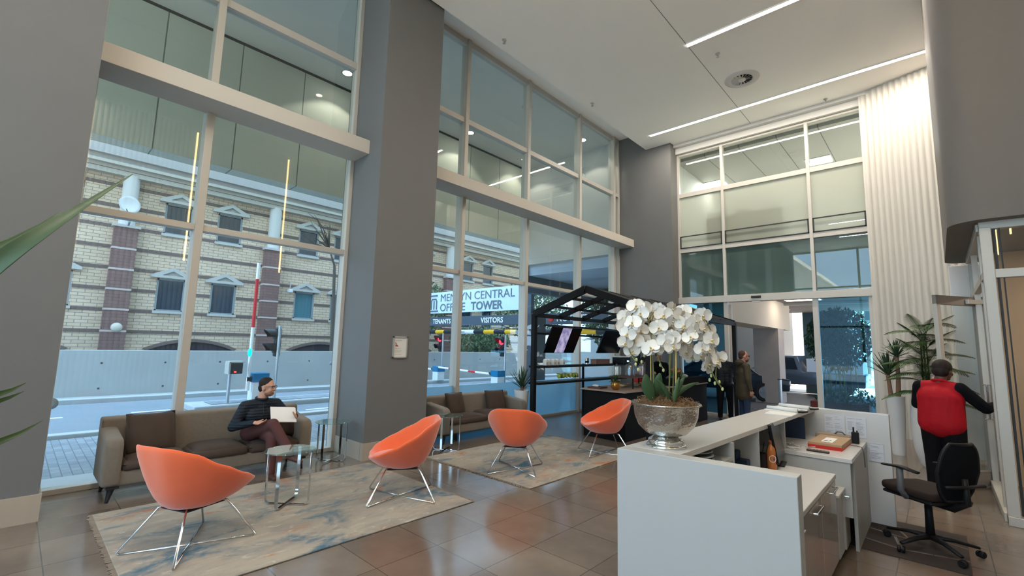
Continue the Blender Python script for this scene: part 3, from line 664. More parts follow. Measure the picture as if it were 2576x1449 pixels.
obj('post',MB().tube([(-7.9,9.1,-.1),(-7.9,9.1,1.95)],.018,8),wh_,t); obj('head',B(-7.95,-7.85,9.05,9.15,1.95,2.05),wh_,t); obj('bracket',B(-7.93,-7.87,9.07,9.13,1.5,1.53).box(-7.93,-7.87,9.07,9.13,.9,.93),wh_,t)
t=thing('dark_pier','dark steel pier outside behind the white gauge post','column',(-8.2,9.75,-.1))
obj('core',B(-8.35,-8.05,9.55,10.1,-.1,2.5),gd,t)
struct('retaining_wall',B(-13,-7.6,20,20.4,-.3,3.3),rw)
# trees behind the sign
def leaves(n,c,s,size,droop=.3,seed=1):
    q=random.Random(seed); mb=MB()
    for i in range(n):
        while True:
            p=Vector((q.uniform(-1,1),q.uniform(-1,1),q.uniform(-1,1)))
            if p.length<1: break
        p=Vector((p.x*s[0],p.y*s[1],p.z*s[2]))+Vector(c); a=rot(q.uniform(0,6),q.uniform(0,6),q.uniform(0,6)); l=size*q.uniform(.6,1.3)
        v=[p+a@Vector(t_) for t_ in ((-l,0,0),(0,-l*.4,.1*l),(l,0,0),(0,l*.4,.1*l))]; mb.add(v,[(0,1,2,3)])
    return mb
lf=mat('tree_leaf',(.10,.15,.08),.7,noise=.4,nscale=1.5); bkm=mat('bark',(.10,.085,.07),.9)
def tree(x,y,h,cr,n,label,seed):
    t=thing('tree',label,'tree',(x,y,.0)); q=random.Random(seed)
    b=MB().tube([(x,y,0),(x+.1,y,h*.4),(x,y+.2,h*.7)],[.14,.1,.05],8)
    for k in range(26):
        z=h*q.uniform(.25,.75); d=Vector((q.uniform(-1,1),q.uniform(-1,1),q.uniform(.0,.8)))*cr; p=Vector((x,y,z)); m_=p+d*.5+Vector((0,0,.2))
        b.tube([p,m_,p+d*1.1+Vector((q.uniform(-.3,.3),q.uniform(-.3,.3),-.2))],[.05,.03,.008],5)
    obj('trunk',b,bkm,t); obj('foliage',leaves(n,(x,y,h*.68),(cr,cr,h*.34),.11,seed=seed),lf,t)
tree(-21.4,15.3,5.2,1.7,3200,'half-bare tree with tangled branches in front of the brick block, behind the building sign',3)
tree(-20.5,24,6.0,2.6,5200,'dense green tree behind the black café roof, seen through the window',5)
tree(-19.8,18.6,2.6,1.8,2600,'low green shrub tree growing above the street wall behind the red traffic light',8)
tree(-10.4,17.6,4.6,1.3,2600,'leafy green tree just behind the peak of the black café roof',13)
b=MB(); q=random.Random(4)
for k in range(14):
    p=Vector((-19.5+q.uniform(-.3,.3),8.4+q.uniform(0,.6),6.3+q.uniform(-.8,.6))); b.tube([(-20,9.6,5.0),(-19.8,9.2,5.7),p,p+Vector((q.uniform(-.2,.2),-.5,q.uniform(-.3,.6)))],[.05,.035,.02,.006],5)
b.tube([(-20.2,9.9,0),(-20,9.6,5.0)],[.12,.06],8)
tb=thing('bare_tree','bare winter tree whose twigs reach the upper brick windows beside the grey pillar','tree',(-20.2,9.9,0)); obj('trunk',b,bkm,tb)
# ================= OUTSIDE, ENTRANCE SIDE =================
brs=mat('soffit_brown',(.26,.21,.18),.8); beamc=mat('beam_cream',(.50,.40,.30),.8)
struct('entrance_soffit',B(-7,6,12.6,24,3.38,3.6),brs)
struct('entrance_beam',B(-4.85,-4.05,12.8,19.8,2.42,3.38),beamc)
struct('concrete_column',B(-4.85,-4.05,18,18.8,-.15,2.42),mat('column_concrete',(.34,.27,.23),.85,noise=.1,nscale=3))
struct('concrete_column',B(-6.3,-5.5,27.5,28.2,-.15,6),mat('column_far',(.45,.42,.40),.8))
struct('street_wall',B(-40,-5,36,36.4,-.15,9),mat('sunlit_white_wall',(.8,.8,.8),.8))
struct('far_building',B(-4.4,-2.85,24,26,-.15,7),mat('far_teal_wall',(.05,.08,.09),.6)); struct('far_building',B(-2.8,2,31,33,3.4,9),mat('far_teal_wall',(.05,.08,.09),.6))
rp=MB().add([(-13,26,-.15),(-13,26,2.2),(-5.7,26,4.2),(-5.7,26,-.15),(-13,26.4,-.15),(-13,26.4,2.2),(-5.7,26.4,4.2),(-5.7,26.4,-.15)],[(0,3,2,1),(4,5,6,7),(0,1,5,4),(1,2,6,5),(2,3,7,6),(3,0,4,7)])
struct('ramp_wall',rp,mat('ramp_concrete',(.25,.23,.22),.85))
struct('sunny_road',B(-9,30,24,60,-.16,-.145),mat('pale_paving',(.62,.6,.56),.8))
for (x,y,s) in ((-3.25,17.6,'nearer the entrance door header'),(-5.0,21.5,'deeper in')):
    t=thing('ceiling_panel_light','flat glowing panel light under the parking soffit, '+s,'ceiling light',(x,y,3.38),0,'panel lights under the parking soffit')
    obj('diffuser',B(x-.5,x+.5,y-.5,y+.5,3.36,3.375),mat('panel_glow',(1,1,1),.5,emit=(1,.93,.86),es=7),t); obj('bezel',B(x-.53,x+.53,y-.53,y-.5,3.355,3.38).box(x-.53,x+.53,y+.5,y+.53,3.355,3.38),trimc,t)
t=thing('metal_post','slim dark steel post standing just outside the sliding door','post',(-3.3,14.6,-.15))
obj('pole',MB().tube([(-3.3,14.6,-.15),(-3.3,14.6,.85)],.045,12),MAT['galvanised'],t); obj('cap',MB().tube([(-3.3,14.6,.85),(-3.3,14.6,.87)],.055,12),bk_,t)
# office storey seen through the upper far glazing
offw=mat('office_wall',(.50,.48,.42),.8); offc=brick('office_ceiling_tile',(.34,.33,.31),(.34,.33,.31),(.12,.12,.12),.9,40,.012,('X','Y'),.8,0)
struct('ceiling',B(-5.3,2,12.7,19,7.05,7.15),offc)
struct('wall_far',B(-5.4,-5.3,12.6,19,3.6,7.15),offw); struct('wall_far',B(-6,3,19,19.2,3.3,7.2),offw)
struct('floor',B(-5.3,3,12.6,19,4.25,4.4),offw)
for (x,y) in ((-2.15,15.0),(-5.02,15.1)):
    t=thing('office_panel_light','square office ceiling panel light behind the top glazing, '+('right-hand one' if x>-3 else 'left-hand one'),'ceiling light',(x,y,7.05),0,'office ceiling panels')
    obj('diffuser',B(x-.28,x+.28,y-.28,y+.28,7.03,7.045),mat('office_panel_glow',(1,1,1),.5,emit=(.88,.94,1),es=12),t); obj('bezel',B(x-.3,x+.3,y-.3,y-.28,7.03,7.05),trimc,t)
    area('office_light',(x,y,7.0),.5,.5,130,(.95,.97,1))
t=thing('exit_sign','small green exit sign with a running figure and arrow under the office ceiling','exit sign',(-3.9,15.6,6.95))
obj('panel',B(-4.20,-3.62,15.6,15.63,6.80,6.98),mat('exit_green',(.02,.11,.05),.5,emit=(.05,.3,.12),es=.25),t)
wm=mat('exit_white',(.5,.6,.5),.5,emit=(.6,.8,.6),es=.35); rm=MB()
rm.sph((-4.08,15.592,6.94),.018,.006,.018).tube([(-4.09,15.592,6.92),(-4.10,15.592,6.88)],.014,6).tube([(-4.10,15.592,6.88),(-4.06,15.592,6.85),(-4.06,15.592,6.82)],.009,6).tube([(-4.10,15.592,6.88),(-4.13,15.592,6.84),(-4.16,15.592,6.84)],.009,6).tube([(-4.09,15.592,6.915),(-4.05,15.592,6.89)],.008,6)
rm.tube([(-3.84,15.592,6.89),(-3.68,15.592,6.89)],.010,6).tube([(-3.73,15.592,6.94),(-3.67,15.592,6.89),(-3.73,15.592,6.84)],.010,6)
rm.box(-3.96,-3.90,15.59,15.595,6.82,6.96)
obj('hanger',B(-4.1,-4.09,15.61,15.62,6.98,7.05).box(-3.72,-3.71,15.61,15.62,6.98,7.05),wm,t)
obj('running_figure_and_arrow',rm,wm,t)
for k,(x,w_,h_) in enumerate(((-4.05,.9,.78),(-2.95,.85,.80))):
    tag(obj('office_cabinet',B(x-w_/2,x+w_/2,12.75,13.1,4.4,4.95+h_*.55),mat('cabinet_grey_green',(.55,.58,.50),.6)),'pale office cabinet standing close behind the frosted glazing, '+('left one' if k==0 else 'right one'),'cabinet','office cabinets behind the frosted glazing')
q=random.Random(2)
for k in range(6):
    x=-3.85+k*.13; h_=q.uniform(.05,.14); zt=4.95+.78*.55
    tag(obj('storage_box',B(x,x+.09,12.8,12.95,zt,zt+h_),mat('box_dim',(.30,.30,.24),.7)),'small blurred box on top of the office cabinet behind frosted glass','box','boxes on the office cabinet')
# ================= LOUNGE =================
def rugmat(name,seed):
    m=bpy.data.materials.new(name); m.use_nodes=True; nt=m.node_tree; p=nt.nodes['Principled BSDF']; p.inputs['Roughness'].default_value=.95; p.inputs['Specular IOR Level'].default_value=.1
    tc=nn(nt,'ShaderNodeTexCoord',-1300,0); mp=nn(nt,'ShaderNodeMapping',-1100,0); mp.inputs['Location'].default_value=(seed,seed*2.3,0); mp.inputs['Scale'].default_value=(1.6,.8,1)
    nt.links.new(tc.outputs['Object'],mp.inputs[0])
    def N(sc,d,off):
        n=nn(nt,'ShaderNodeTexNoise',-900,off); n.inputs['Scale'].default_value=sc; n.inputs['Detail'].default_value=d; n.inputs['Roughness'].default_value=.65; n.inputs['Distortion'].default_value=.6
        a=nn(nt,'ShaderNodeVectorMath',-1000,off,operation='ADD'); a.inputs[1].default_value=(off*.01,off*.02,0); nt.links.new(mp.outputs[0],a.inputs[0]); nt.links.new(a.outputs[0],n.inputs['Vector']); return n.outputs['Fac']
    def ramp(fac,p0,p1,x,y):
        r_=nn(nt,'ShaderNodeMapRange',x,y); r_.inputs[1].default_value=p0; r_.inputs[2].default_value=p1; r_.interpolation_type='SMOOTHSTEP'; nt.links.new(fac,r_.inputs[0]); return r_.outputs[0]
    def mixc(a,b,fac,x,y):
        q=nn(nt,'ShaderNodeMixRGB',x,y)
        if isinstance(a,tuple): q.inputs[1].default_value=(*a,1)
        else: nt.links.new(a,q.inputs[1])
        q.inputs[2].default_value=(*b,1); nt.links.new(fac,q.inputs[0]); return q.outputs[0]
    c1=mixc((.36,.31,.25),(.27,.24,.21),ramp(N(2.2,8,100),.4,.65,-600,200),-400,200)
    c2=mixc(c1,(.075,.14,.185),ramp(N(1.5,9,-150),.50,.66,-600,0),-300,100)
    c3=mixc(c2,(.36,.165,.09),ramp(N(2.1,9,400),.56,.70,-600,-200),-200,50)
    c4=mixc(c3,(.46,.42,.35),ramp(N(9,6,-500),.55,.75,-600,-400),-100,0)
    nt.links.new(c4,p.inputs['Base Color']); return m
def rug(x0,x1,y0,y1,label,seed):
    t=thing('rug',label,'rug',((x0+x1)/2,(y0+y1)/2,0),0,'distressed lounge rugs')
    M_=rugmat('rug_%d'%seed,seed); m=MB(); n=40
    obj('pile',B(x0,x1,y0,y1,.001,.012),M_,t,bevel=.004)
    q=random.Random(seed); fr=MB()
    for e,s in ((y0,-1),(y1,1)):
        x=x0
        while x<x1:
            l=q.uniform(.02,.045); dx=q.uniform(-.012,.012); fr.tube([(x,e,.007),(x+dx,e+s*l,.004)],[.005,.007],4); x+=.02
    o=obj('fringe',fr,mat('rug_fringe',(.22,.18,.14),.95),t); o['kind']='stuff'
rug(-5.78,-3.68,.66,3.44,'faded beige and teal rug with frayed ends under the glass table and two orange chairs',3)
rug(-5.52,-3.55,4.22,6.85,'faded teal and rust rug with frayed ends in front of the two-cushion sofa',11)
sofaf=mat('sofa_weave',(.175,.145,.112),.95,noise=.12,nscale=30,bump=.5,bscale=300,spec=.2,sheen=.3); cushf=mat('brown_velvet',(.062,.043,.033),.85,noise=.2,nscale=6,sheen=.08,spec=.15)
legd=mat('dark_leg',(.02,.018,.02),.4)
def pillow_mb(w_,h_,t_,M):
    """soft square cushion"""
    n=12; v=[];F=[]
    for s in (1,-1):
        for i in range(n+1):
            for j_ in range(n+1):
                a=-1+2*i/n; b=-1+2*j_/n; th=t_*((1-abs(a)**3)*(1-abs(b)**3))**.5
                pin=1-.07*(1-abs(a)**2)*abs(b)**6-.0; pin2=1-.07*(1-abs(b)**2)*abs(a)**6
                v.append(M@Vector((a*w_/2*pin2,b*h_/2*pin,s*th/2)))
    q=(n+1)**2
    for i in range(n):
        for j_ in range(n):
            a=i*(n+1)+j_; F.append((a,a+n+1,a+n+2,a+1)); F.append((q+a,q+a+1,q+a+n+2,q+a+n+1))
    return MB().add(v,F)
def sofa(y0,y1,xf,xb,hb,ha,nc,label):
    t=thing('sofa',label,'sofa',((xf+xb)/2,(y0+y1)/2,0))
    obj('base_frame',B(xb+.02,xf-.03,y0+.03,y1-.03,.15,.30),sofaf,t,bevel=.025,seg=3,smooth=True)
    # backrest, slightly raked
    pr=[(xb,.17),(xb+.20,.17),(xb+.17,hb-.02),(xb+.12,hb),(xb-.0,hb),(xb-.03,hb-.03)]
    def ext(pr,a,b):
        n=len(pr); v=[(x,a,z) for x,z in pr]+[(x,b,z) for x,z in pr]
        return MB().add(v,[tuple(range(n)),tuple(range(2*n-1,n-1,-1))]+[(i,n+i,n+(i+1)%n,(i+1)%n) for i in range(n)])
    obj('backrest',ext(pr,y0+.01,y1-.01),sofaf,t,bevel=.03,seg=3,smooth=True)
    for a,b in ((y0,y0+.15),(y1-.15,y1)):
        pr=[(xb+.03,.16),(xf,.16),(xf+.01,ha-.06),(xf-.04,ha),(xb+.2,ha+.05),(xb+.05,hb-.06)]
        obj('armrest',ext(pr,a,b),sofaf,t,bevel=.04,seg=4,smooth=True)
    w_=(y1-y0-.30)/nc
    for k in range(nc):
        yc=y0+.15+w_*(k+.5); M=Matrix.Translation((xf-.30,yc,.355))
        m=MB(); n=10
        m=pillow_mb(.60,w_-.005,.16,M); 
        # boxier seat cushion: thick edge
        bx=B(xf-.585,xf-.005,yc-w_/2+.004,yc+w_/2-.004,.29,.385)
        sc=obj('seat_cushion',bx,cushf,t,bevel=.04,seg=4,smooth=True)
        obj('crown',m,cushf,sc,smooth=True,weld=True)
    for x in (xb+.10,xf-.09):
        for y,s in ((y0+.10,-1),(y1-.10,1)):
            l=MB(); l.box(x-.07,x+.07,y-.05,y+.05,.135,.155); l.tube([(x,y,.14),(x+(.02 if x>(xf+xb)/2 else -.02),y+s*.03,.0)],[.032,.014],8)
            obj('leg',l,legd,t)
    return t
sofa(.72,2.76,-6.04,-6.68,.77,.62,3,'long taupe three-seat sofa with brown velvet cushions, in front of the left window')
sofa(4.86,6.92,-5.95,-6.63,.72,.58,2,'taupe two-cushion sofa behind the grey pillar, facing the teal rug')
def cushion(loc,rx_,rz,w_,label):
    t=thing('cushion',label,'cushion',loc,0,'loose brown velvet cushions')
    M=Matrix.Rotation(rz,4,'Z')@Matrix.Rotation(rx_,4,'Y')@Matrix.Rotation(pi/2,4,'Y')
    c=obj('cover',pillow_mb(w_,w_*1.02,.17,M),cushf,t,W=False,smooth=True,weld=True)
    obj('seam',MB().tube([M@Vector((sx*w_/2*.985,sy*w_*.5,0)) for sx,sy in ((-1,-1),(1,-1),(1,1),(-1,1))],.004,5,closed=True),cushf,t,W=False)
cushion((-6.36,1.13,.60),-.28,.12,.44,'big square brown velvet cushion leaning at the left end of the long sofa')
cushion((-6.33,5.42,.57),-.30,.10,.42,'brown velvet cushion on the two-cushion sofa, the one nearer the pillar')
cushion((-6.33,6.42,.56),-.32,-.22,.42,'brown velvet cushion on the two-cushion sofa, the one nearer the potted yucca')
cushion((-6.33,2.50,.54),-.30,-.1,.32,'small dark brown cushion beside the seated man on the long sofa')
# ---- orange tub chairs ----
org=mat('orange_velvet',(.74,.115,.03),.75,noise=.10,nscale=5,sheen=.55,spec=.25); chrome=mat('chrome',(.72,.73,.74),.08,1)
def interp(tb,x):
    for (a,*va),(b,*vb) in zip(tb,tb[1:]):
        if a<=x<=b:
            t=(x-a)/(b-a); t=t*t*(3-2*t) if True else t; return [p+(q-p)*t for p,q in zip(va,vb)]
    return tb[-1][1:]
RIM=[(0,.35,.445),(28,.39,.455),(52,.45,.50),(75,.452,.570),(100,.435,.665),(128,.425,.775),(150,.425,.822),(180,.39,.825)]
def chair(loc,rz,label):
    t=thing('tub_chair',label,'chair',loc,rz,'orange tub chairs')
    n=40; rings=[]
    def ring(fr,fz):
        out=[]
        for j_ in range(n):
            d=360*j_/n; dd=d if d<=180 else 360-d; rr,rz_=interp(RIM,dd); a=math.radians(d)
            out.append((fr(rr,rz_,a,dd),a,fz(rr,rz_,a,dd)))
        return [(R_*math.cos(a),R_*math.sin(a)*.92,z) for R_,a,z in out]
    L=[(lambda r,z,a,d:.0001,lambda r,z,a,d:.315),(lambda r,z,a,d:.15,lambda r,z,a,d:.315),(lambda r,z,a,d:.23,lambda r,z,a,d:.335),
       (lambda r,z,a,d:.23+(r-.23)*.45,lambda r,z,a,d:.335+(z-.335)*.30),(lambda r,z,a,d:.23+(r-.23)*.80,lambda r,z,a,d:.335+(z-.335)*.68),
       (lambda r,z,a,d:r,lambda r,z,a,d:z-.015),(lambda r,z,a,d:r-.012,lambda r,z,a,d:z+.006),(lambda r,z,a,d:r-.04,lambda r,z,a,d:z-.004),
       (lambda r,z,a,d:(r-.05)*.90,lambda r,z,a,d:.40+(z-.40)*.62),(lambda r,z,a,d:(r-.05)*.80,lambda r,z,a,d:.385+(z-.385)*.15),(lambda r,z,a,d:.12,lambda r,z,a,d:.385),(lambda r,z,a,d:.0001,lambda r,z,a,d:.385)]
    v=[];F=[]
    for fr,fz in L: v+=ring(fr,fz)
    k=len(L)
    for i in range(k-1): F+=[(i*n+j_,i*n+(j_+1)%n,(i+1)*n+(j_+1)%n,(i+1)*n+j_) for j_ in range(n)]
    obj('shell',MB().add(v,F),org,t,W=False,smooth=True,sub=1)
    # seat pad
    pr=[]
    m=MB(); v=[];F=[];h=[(.0001,.445),(.20,.447),(.26,.44),(.272,.425),(.20,.395)]
    for rr,z in h:
        for j_ in range(n):
            a=2*pi*j_/n; fx=1.12 if math.cos(a)>0 else .92; v.append((rr*math.cos(a)*fx*(1 if math.cos(a)>0 else .9)+.015,rr*math.sin(a)*1.02,z))
    for i in range(len(h)-1): F+=[(i*n+j_,(i+1)*n+j_,(i+1)*n+(j_+1)%n,i*n+(j_+1)%n) for j_ in range(n)]
    obj('seat_cushion',m.add(v,F),org,t,W=False,smooth=True,sub=1)
    for sx,sy in ((1,1),(1,-1),(-1,1),(-1,-1)):
        obj('leg',MB().tube([(sx*.13,sy*.11,.325),(sx*.17,sy*.15,.315),(sx*.335,sy*.305,.02),(sx*.325,sy*.297,.012)],.0085,8),chrome,t,W=False,smooth=True)
    for s in (1,-1):
        obj('floor_bar',MB().tube([(.33,.30*s,.0095+.001*s),(0,0,.0115+.008*s),(-.33,-.30*s,.0095+.001*s)],.0085,8),chrome,t,W=False,smooth=True)
    obj('seat_plate',MB().box(-.16,.16,-.14,.14,.308,.318),legd,t,W=False)
    return t
ca=chair((-4.45,1.12,.012),math.radians(113),'orange velvet tub chair closest to the viewer, its back and right side turned to us')
def chair_copy(loc,deg,label): return dup(ca,loc,math.radians(deg),label)
chair_copy((-4.31,2.98,.012),-123,'orange velvet tub chair at the right end of the beige rug, seen from its side')
chair_copy((-4.20,4.69,.012),122,'orange velvet tub chair with its back straight to us, on the teal rug')
chair_copy((-3.90,6.40,.008),-130,'orange velvet tub chair in front of the black café counter, farthest one')
# ---- glass side tables ----
tglass=glassmat('table_glass',(.70,.82,.80),.06,haze=((.5,.6,.58),.12))
def table(loc,rz,label,h=.52,rr=.235):
    t=thing('side_table',label,'table',loc,rz,'round glass side tables')
    obj('glass_top',MB().lathe([(rr,h),(rr+.003,h+.005),(rr,h+.01),(.0001,h+.01)],(0,0,0),48).lathe([(.0001,h),(rr,h)],(0,0,0),48),tglass,t,W=False,smooth=True,angle=30)
    for k in range(2):
        q=rr-.02; z0=.008+.009*k; pts=[(-q,0,h-.002),(-q,0,.05),(-q+.012,0,z0+.014),(-q+.04,0,z0),(q-.04,0,z0),(q-.012,0,z0+.014),(q,0,.05),(q,0,h-.002)]
        M=Matrix.Rotation(k*pi/2,4,'Z'); m=MB()
        P=[Vector(p) for p in pts]; v=[];n=len(P)
        for i,p in enumerate(P):
            a=P[max(0,i-1)]; b=P[min(n-1,i+1)]; tn=(b-a).normalized(); nr=Vector((0,1,0)); up=tn.cross(nr)
            for s1,s2 in ((-1,-1),(1,-1),(1,1),(-1,1)): v.append(M@(p+nr*.016*s1+up*.003*s2))
        F=[(i*4+j_,i*4+(j_+1)%4,(i+1)*4+(j_+1)%4,(i+1)*4+j_) for i in range(n-1) for j_ in range(4)]+[(3,2,1,0),(n*4-4,n*4-3,n*4-2,n*4-1)]
        obj('leg_loop',m.add(v,F),chrome,t,W=False)
    return t
ta=table((-4.87,2.02,.012),.75,'round glass side table on chrome loops standing on the beige rug')
dup(ta,(-6.24,3.14,0),.55,'round glass side table on chrome loops in the corner by the pillar and window')
dup(ta,(-5.70,4.73,0),.5,'round glass side table half hidden behind the pillar, beside the two-cushion sofa')
# potted yucca by the café
pw=mat('pot_white',(.70,.70,.68),.45); soil=mat('soil',(.05,.035,.025),.95); lfd=mat('dark_leaf',(.035,.075,.04),.45,noise=.3,nscale=8); trk=mat('yucca_trunk',(.24,.14,.09),.9,noise=.3,nscale=30)
def blade(mb,p,d,L,w_,droop,up=Vector((0,0,1)),n=7):
    d=Vector(d).normalized(); s=d.cross(up)
    s=s.normalized() if s.length>.01 else Vector((1,0,0)); pts=[]
    for i in range(n+1):
        t=i/n; c=Vector(p)+d*L*t-up*droop*L*t*t; wd=w_*(.55+.9*t)*(1-t)**.6 if t<1 else 0
        nr=s.cross(d).normalized()
        pts+= [c+s*wd-nr*wd*-.25,c,c-s*wd+nr*wd*.25]
    F=[]
    for i in range(n):
        a=i*3; F+=[(a,a+1,a+4,a+3),(a+1,a+2,a+5,a+4)]
    k=len(pts); pts2=[q-up*.002 for q in pts]
    mb.add(pts+pts2,F+[tuple(x+k for x in reversed(f_)) for f_ in F])
def crown(c,n,L,w_,seed,el=(.1,1.45),droop=.15):
    q=random.Random(seed); mb=MB()
    for i in range(n):
        a=2.4*i+q.uniform(-.2,.2); e=el[0]+(el[1]-el[0])*(i/n)**.8; blade(mb,Vector(c)+Vector((0,0,.04*i/n)),(math.cos(a)*math.cos(e),math.sin(a)*math.cos(e),math.sin(e)),L*q.uniform(.8,1.1),w_,droop*q.uniform(.4,1.3))
    return mb
t=thing('potted_yucca','spiky dark yucca in a plain white round pot between sofa and café frame','potted plant',(-6.36,7.22,0))
obj('pot',MB().lathe([(.10,0),(.15,.70),(.155,.70),(.155,.72),(.14,.72),(.135,.66),(.0001,.66)],(-6.36,7.22,0),32),pw,t,smooth=True,angle=40)
obj('soil',MB().lathe([(.136,.665),(.05,.69),(.0001,.69)],(-6.36,7.22,0),20),soil,t); obj('trunk',MB().tube([(-6.36,7.22,.66),(-6.35,7.22,.80)],.035,10),trk,t)
obj('leaf_crown',crown((-6.355,7.22,.74),46,.46,.018,4,(.35,1.5),.10),lfd,t,smooth=True)
# foreground yucca left of the viewer: big blades reaching into view
t=thing('potted_yucca','tall yucca at the extreme left whose long green blades cross the frame edge','potted plant',(-1.72,-.42,0))
obj('pot',MB().lathe([(.16,0),(.22,.62),(.23,.62),(.23,.65),(.21,.65),(.20,.60),(.0001,.60)],(-1.72,-.42,0),32),pw,t,smooth=True,angle=40)
obj('trunk',MB().tube([(-1.72,-.42,.6),(-1.70,-.40,1.2),(-1.68,-.36,1.55)],[.05,.045,.04],10),trk,t)
lfl=mat('leaf_fresh',(.035,.068,.022),.4,noise=.35,nscale=12)
def longleaf(pts,ws,name='leaf_blade'):
    mb=MB(); v=[];P=[Vector(p) for p in pts]; n=len(P)
    for i,p in enumerate(P):
        tn=(P[min(n-1,i+1)]-P[max(0,i-1)]).normalized(); view=(p-Vector((0,0,1.65))).normalized(); s=tn.cross(Vector((.75,-.66,.1))).normalized(); nr=s.cross(tn)
        for a,b in ((1,.25),(.5,-.05),(0,-.12),(-.5,-.05),(-1,.25),(-.5,.07),(0,.02),(.5,.07)): v.append(p+s*ws[i]*a+nr*ws[i]*b)
    F=[(i*8+j_,i*8+(j_+1)%8,(i+1)*8+(j_+1)%8,(i+1)*8+j_) for i in range(n-1) for j_ in range(8)]
    obj(name,mb.add(v,F),lfl,t,smooth=True,sub=1)
longleaf([(-1.68,-.36,1.55),(-1.60,-.18,1.66),(-1.576,-.098,1.712),(-1.568,-.039,1.812),(-1.568,.017,1.884),(-1.603,.081,1.97),(-1.647,.182,2.104)],[.02,.035,.04,.035,.026,.014,.002])
longleaf([(-1.68,-.36,1.6),(-1.62,-.15,1.76),(-1.605,-.013,1.864),(-1.666,.05,1.967)],[.02,.03,.016,.001])
longleaf([(-1.68,-.36,1.5),(-1.58,-.15,1.36),(-1.52,.006,1.402),(-1.592,.069,1.44)],[.02,.02,.011,.001])
longleaf([(-1.68,-.36,1.5),(-1.64,-.15,1.47),(-1.588,-.006,1.50),(-1.615,.033,1.53)],[.015,.018,.010,.001])
longleaf([(-1.68,-.36,1.5),(-1.63,-.12,1.45),(-1.60,-.01,1.485),(-1.621,.031,1.509)],[.015,.015,.009,.001])
obj('leaf_crown',crown((-1.70,-.40,1.55),26,.30,.03,9,(.5,1.5),.1),lfl,t,smooth=True)
# ================= RECEPTION DESK =================
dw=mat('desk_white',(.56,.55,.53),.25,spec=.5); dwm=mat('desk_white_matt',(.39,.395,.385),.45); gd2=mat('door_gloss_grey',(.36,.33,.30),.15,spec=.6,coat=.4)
t=thing('reception_desk','white reception counter with a raised ledge and open inner side, front right','reception desk',(-1,4.2,0))
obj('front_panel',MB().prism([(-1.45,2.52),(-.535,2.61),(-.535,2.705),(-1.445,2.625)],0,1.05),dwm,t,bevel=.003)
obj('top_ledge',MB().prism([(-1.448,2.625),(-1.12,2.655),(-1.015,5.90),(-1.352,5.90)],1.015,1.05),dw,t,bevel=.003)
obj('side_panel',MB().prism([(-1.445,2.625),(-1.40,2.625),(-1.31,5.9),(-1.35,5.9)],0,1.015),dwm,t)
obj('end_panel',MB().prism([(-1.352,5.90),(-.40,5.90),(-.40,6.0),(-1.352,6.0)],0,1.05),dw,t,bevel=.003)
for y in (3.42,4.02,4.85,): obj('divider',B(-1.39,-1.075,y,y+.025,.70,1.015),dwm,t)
obj('niche_shelf',B(-1.40,-1.08,2.70,3.42,.90,.92),dwm,t)
obj('worktop',B(-1.36,-.655,2.70,4.50,.665,.70),dw,t,bevel=.004)
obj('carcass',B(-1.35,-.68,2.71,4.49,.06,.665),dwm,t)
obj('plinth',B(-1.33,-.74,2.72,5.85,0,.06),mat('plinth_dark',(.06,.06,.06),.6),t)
for a,b in ((2.72,3.30),(3.31,3.89),(3.90,4.485)):
    d=obj('cupboard_door',B(-.68,-.66,a,b,.07,.655),gd2,t,bevel=.002)
    obj('handle',MB().tube([(-.66,b-.26,.61),(-.64,b-.26,.61),(-.64,b-.04,.61),(-.66,b-.04,.61)],.006,8),chrome,d)
obj('pedestal',B(-1.2,-.66,4.52,4.98,.06,.515),dwm,t); obj('pedestal_top',B(-1.2,-.645,4.505,4.98,.515,.535),dw,t,bevel=.003)
d=obj('cupboard_door',B(-.66,-.645,4.74,4.98,.07,.51),gd2,t); obj('handle',MB().tube([(-.645,4.80,.47),(-.62,4.80,.47),(-.62,4.95,.47),(-.645,4.95,.47)],.005,8),chrome,d)
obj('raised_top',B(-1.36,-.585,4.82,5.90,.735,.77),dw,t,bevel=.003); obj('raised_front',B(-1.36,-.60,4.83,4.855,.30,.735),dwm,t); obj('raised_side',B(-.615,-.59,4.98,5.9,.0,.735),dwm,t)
# ---- things on and in the desk ----
def lying(name,label,cat,loc,rz,group=None): return thing(name,label,cat,loc,rz,group)
t=thing('water_bottle','amber orange drinking bottle with a white ring print on the desk worktop','bottle',(-1.05,4.28,.70))
ob=mat('bottle_amber',(.42,.13,.03),.2,coat=.5,noise=.1)
obj('body',MB().lathe([(.0001,0),(.034,0),(.037,.01),(.037,.14),(.034,.165),(.020,.19),(.018,.20)],(0,0,0),28),ob,t,W=False,smooth=True)
obj('cap',MB().lathe([(.021,.197),(.021,.222),(.019,.225),(.0001,.225)],(0,0,0),24),mat('cap_dark_orange',(.20,.06,.02),.5),t,W=False,smooth=True,angle=40)
ring=[Vector((.0375*math.cos(a),.0375*math.sin(a),.085+.026*math.sin(ph))) for ph in [2*pi*i/24 for i in range(24)] for a in [-1.15+.68*math.cos(ph)]]
obj('ring_print',MB().tube(ring,.0022,5,closed=True),mat('print_white',(.7,.7,.68),.6),t,W=False)
obj('dark_print',MB().sph((.030*math.cos(-.9),.030*math.sin(-.9),.082),.009,.009,.014),mat('print_dark',(.08,.05,.06),.6),t,W=False)
t=thing('computer_monitor','thin black computer monitor standing on the worktop behind the amber bottle','monitor',(-1.06,4.50,.70),math.radians(7))
M=Matrix.Translation((0,0,.19))@Matrix.Rotation(-.16,4,'Y'); sb=mat('screen_black',(.004,.004,.005),.25); bp=mat('black_plastic',(.009,.009,.010),.5,spec=.2)
